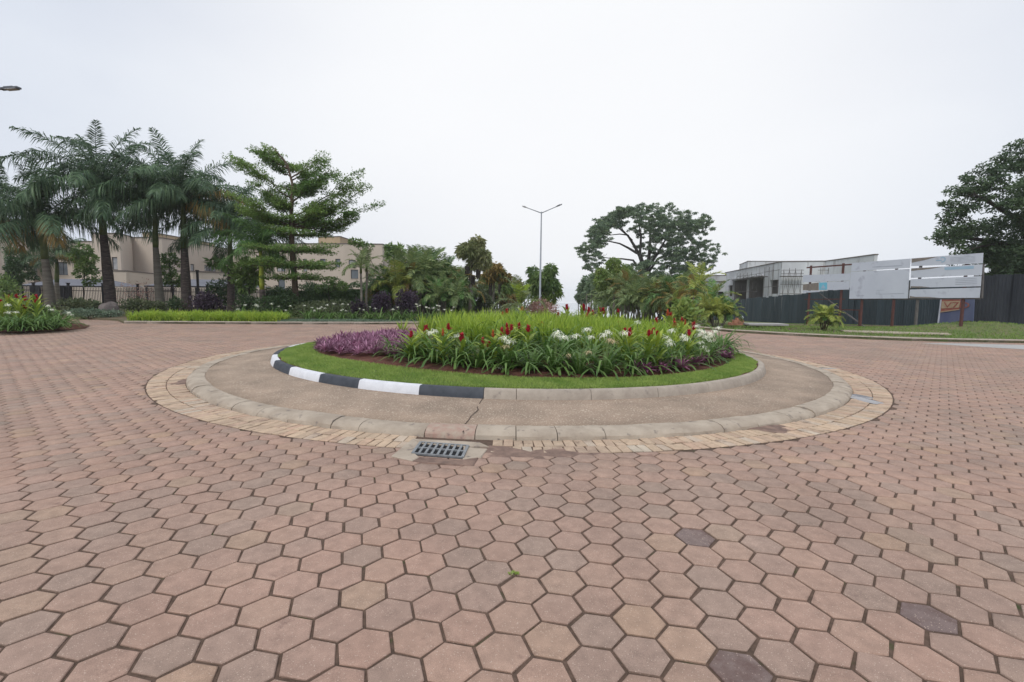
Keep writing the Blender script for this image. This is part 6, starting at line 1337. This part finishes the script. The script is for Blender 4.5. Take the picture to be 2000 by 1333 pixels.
ST = [[(1780, 505.2), (1920, 494.3), (1918.8, 514.8), (1779.6, 520.4)], [(1779.4, 524.4), (1918.4, 516.6), (1916.8, 537.4), (1778.8, 543.3)], [(1778.4, 546), (1916.3, 539.6), (1915, 559.6), (1777.4, 562.8)], [(1777, 566), (1914.7, 562), (1912.6, 582.2), (1775.4, 583)]]
for q in ST: panel(s3, 'sign_panel', q, SA, SB, 'board')
rail(s3, 1775.5, 584.4, 1912, 583.6, 'steel_dk', .07, -.1); rail(s3, 1917, 515.6, 1914, 583, 'steel_dk', .07, -.12, 'edge_post')
for q in ([(1780.6, 505.6), (1832, 501.6), (1806, 508.4), (1780.6, 513.6)], [(1780, 525), (1842, 521.3), (1816, 525.6), (1780, 529.6)], [(1779, 559.5), (1800, 559.8), (1816, 561.6), (1779, 562.6)], [(1777, 578.5), (1788, 580.2), (1812, 580.3), (1836, 582), (1776.6, 582.6)]):
    o = panel(s3, 'peeled_patch', q, SA, SB, 'board_old', .004, .006)
panel(s3, 'blue_bar', [(1845, 522.6), (1902, 519.6), (1902, 525.2), (1845, 527.8)], SA, SB, 'blue_pale', .003, .005)
def ring(root, px, py, r, m):
    u, z = on_wall(px, py, SA, SB); c = SA + dS * u + Vector((0, 0, z)) + nS * .008 - root.location; V = []; n = 16
    for rr_ in (r, r * .62):
        for k in range(n): a = -1.9 + 4.3 * k / (n - 1); V.append(c + dS * rr_ * math.cos(a) + Vector((0, 0, rr_ * math.sin(a))))
    mb = MB(); mb.add(V, [(k, k + 1, n + k + 1, n + k) for k in range(n - 1)]); mb.obj('blue_emblem', M[m], root)
ring(s3, 1841, 507.5, .14, 'blue_pale'); panel(s3, 'emblem_bar', [(1828, 508.5), (1840, 507.6), (1840, 509.4), (1828, 510.2)], SA, SB, 'blue_pale', .003, .007)
for i in range(5): panel(s3, 'faded_print', [(1856, 504 + i * 2.6 - .1), (1905, 500.6 + i * 2.6), (1905, 501.2 + i * 2.6), (1856, 504.6 + i * 2.6)], SA, SB, 'print_grey', .003, .004)
for i in range(4): panel(s3, 'faded_print', [(1866, 545.5 + i * 3.4), (1908, 543.6 + i * 3.4), (1908, 544.5 + i * 3.4), (1866, 546.4 + i * 3.4)], SA, SB, 'print_grey', .003, .004)
rail(s3, 1777.2, 551, 1774.4, 583, 'steel_dk', .07, -.06, 'edge_post')

# small things on the right verge
def goat():
    p = gp(1437, 636, .1); r_ = empty('brick_pile', p, 'little heap of orange broken bricks with a pale bag on top by the fence', 'rubble'); random.seed(4)
    for i in range(9):
        mb = MB(); x, y, z = random.uniform(-.32, .32), random.uniform(-.1, .1), (.08 if i < 5 else .22 if i < 8 else .34); m_ = Matrix.Translation((x * (1 - z), y, z)) @ Matrix.Rotation(random.uniform(-.6, .6), 4, 'Z') @ Matrix.Rotation(random.uniform(-.15, .15), 4, 'X'); mb.box((-.16, -.09, -.07), (.16, .09, .07), m_); mb.obj('brick', M['brick_or'], r_)
    rk = rock('pale_bag', (p.x + .26, p.y, .52), (.13, .1, .11), M['board'], 'small pale bag lying on the heap of bricks', 2, 'bag', 2)
M['brick_or'] = mat('orange_brick', (.42, .22, .14), (.36, .17, .11), 6, .9)
goat()
p = gp(1492, 636, .12); sl_ = empty('concrete_cover', p, 'flat grey concrete cover slab with a dark base lying on the verge', 'slab')
mb = MB(); mb.box((-1.05, -.5, .02), (1.05, .5, .11)); mb.obj('slab', M['concrete'], sl_); mb = MB(); mb.box((-.85, -.42, -.1), (.95, .42, .02)); mb.obj('base', M['crack'], sl_)  # base box coloured darker than the slab above it

# ------------------------------------------------------------------ lamp posts
def lamp_post(name, label, X, Y, ztop, arms, r0=.10, r1=.05):
    g = gzm(X, Y); r_ = empty(name, (X, Y, g), label, 'street lamp'); h = ztop - g
    mb = MB(); mb.tube([(0, 0, 0), (0, 0, .5), (0, 0, .52), (0, 0, h)], [r0 * 1.25, r0 * 1.25, r0, r1], 12); mb.obj('pole', M['pole'], r_, True)
    for (dx, dy, dz, L, m) in arms:
        e = Vector((dx, dy, dz)); s = Vector((0, 0, h - .12)); mb = MB(); mb.tube([s, s + e], [.04, .032], 8); mb.obj('arm', M['pole'], r_, True)
        d_ = e.normalized(); mb = MB(); a = s + e * .94; mb.bar(a, a + d_ * L, .18, .06); b0 = a + d_ * L * .2 + Vector((0, 0, .045)); mb.bar(b0, b0 + d_ * L * .5, .11, .05); mb.obj('lamp_head', M[m], r_)
        mb = MB(); mb.bar(a + d_ * L * .3 - Vector((0, 0, .045)), a + d_ * L * .9 - Vector((0, 0, .045)), .2, .015); mb.obj('lens', M['lamp_w'], r_)
Yl = 44; b = at(1057.5, 414, Yl); c = at(1027, 406, Yl); d_ = at(1087, 404.5, Yl)
lamp_post('street_lamp', 'slim grey street lamp with two raised arms on the road median', b.x, Yl, b.z, [(c.x - b.x, 0, c.z - b.z + .15, .42, 'lamp_w'), (d_.x - b.x, 0, d_.z - b.z + .15, .62, 'lamp')])
a = at(-230, 186, 19.5); c = at(6, 167.5, 19); 
lamp_post('street_lamp', 'street lamp beyond the left edge, only its lamp head showing in the sky', a.x, 19.5, a.z, [((c.x - a.x) * 1.0, -.3, .30, .75, 'lamp')])

# ------------------------------------------------------------------ humid air
hm = bpy.data.materials.new('humid_air'); hm.use_nodes = True; t = hm.node_tree; t.nodes.clear()
o = t.nodes.new('ShaderNodeOutputMaterial'); v = t.nodes.new('ShaderNodeVolumePrincipled'); v.inputs['Density'].default_value = .0005; v.inputs['Color'].default_value = (.95, .97, 1, 1); v.inputs['Anisotropy'].default_value = .3
t.links.new(v.outputs['Volume'], o.inputs['Volume'])
mb = MB(); mb.box((-1350, -700, -16), (1350, 1350, 24.5)); tag(mb.obj('haze', hm), kind='stuff')
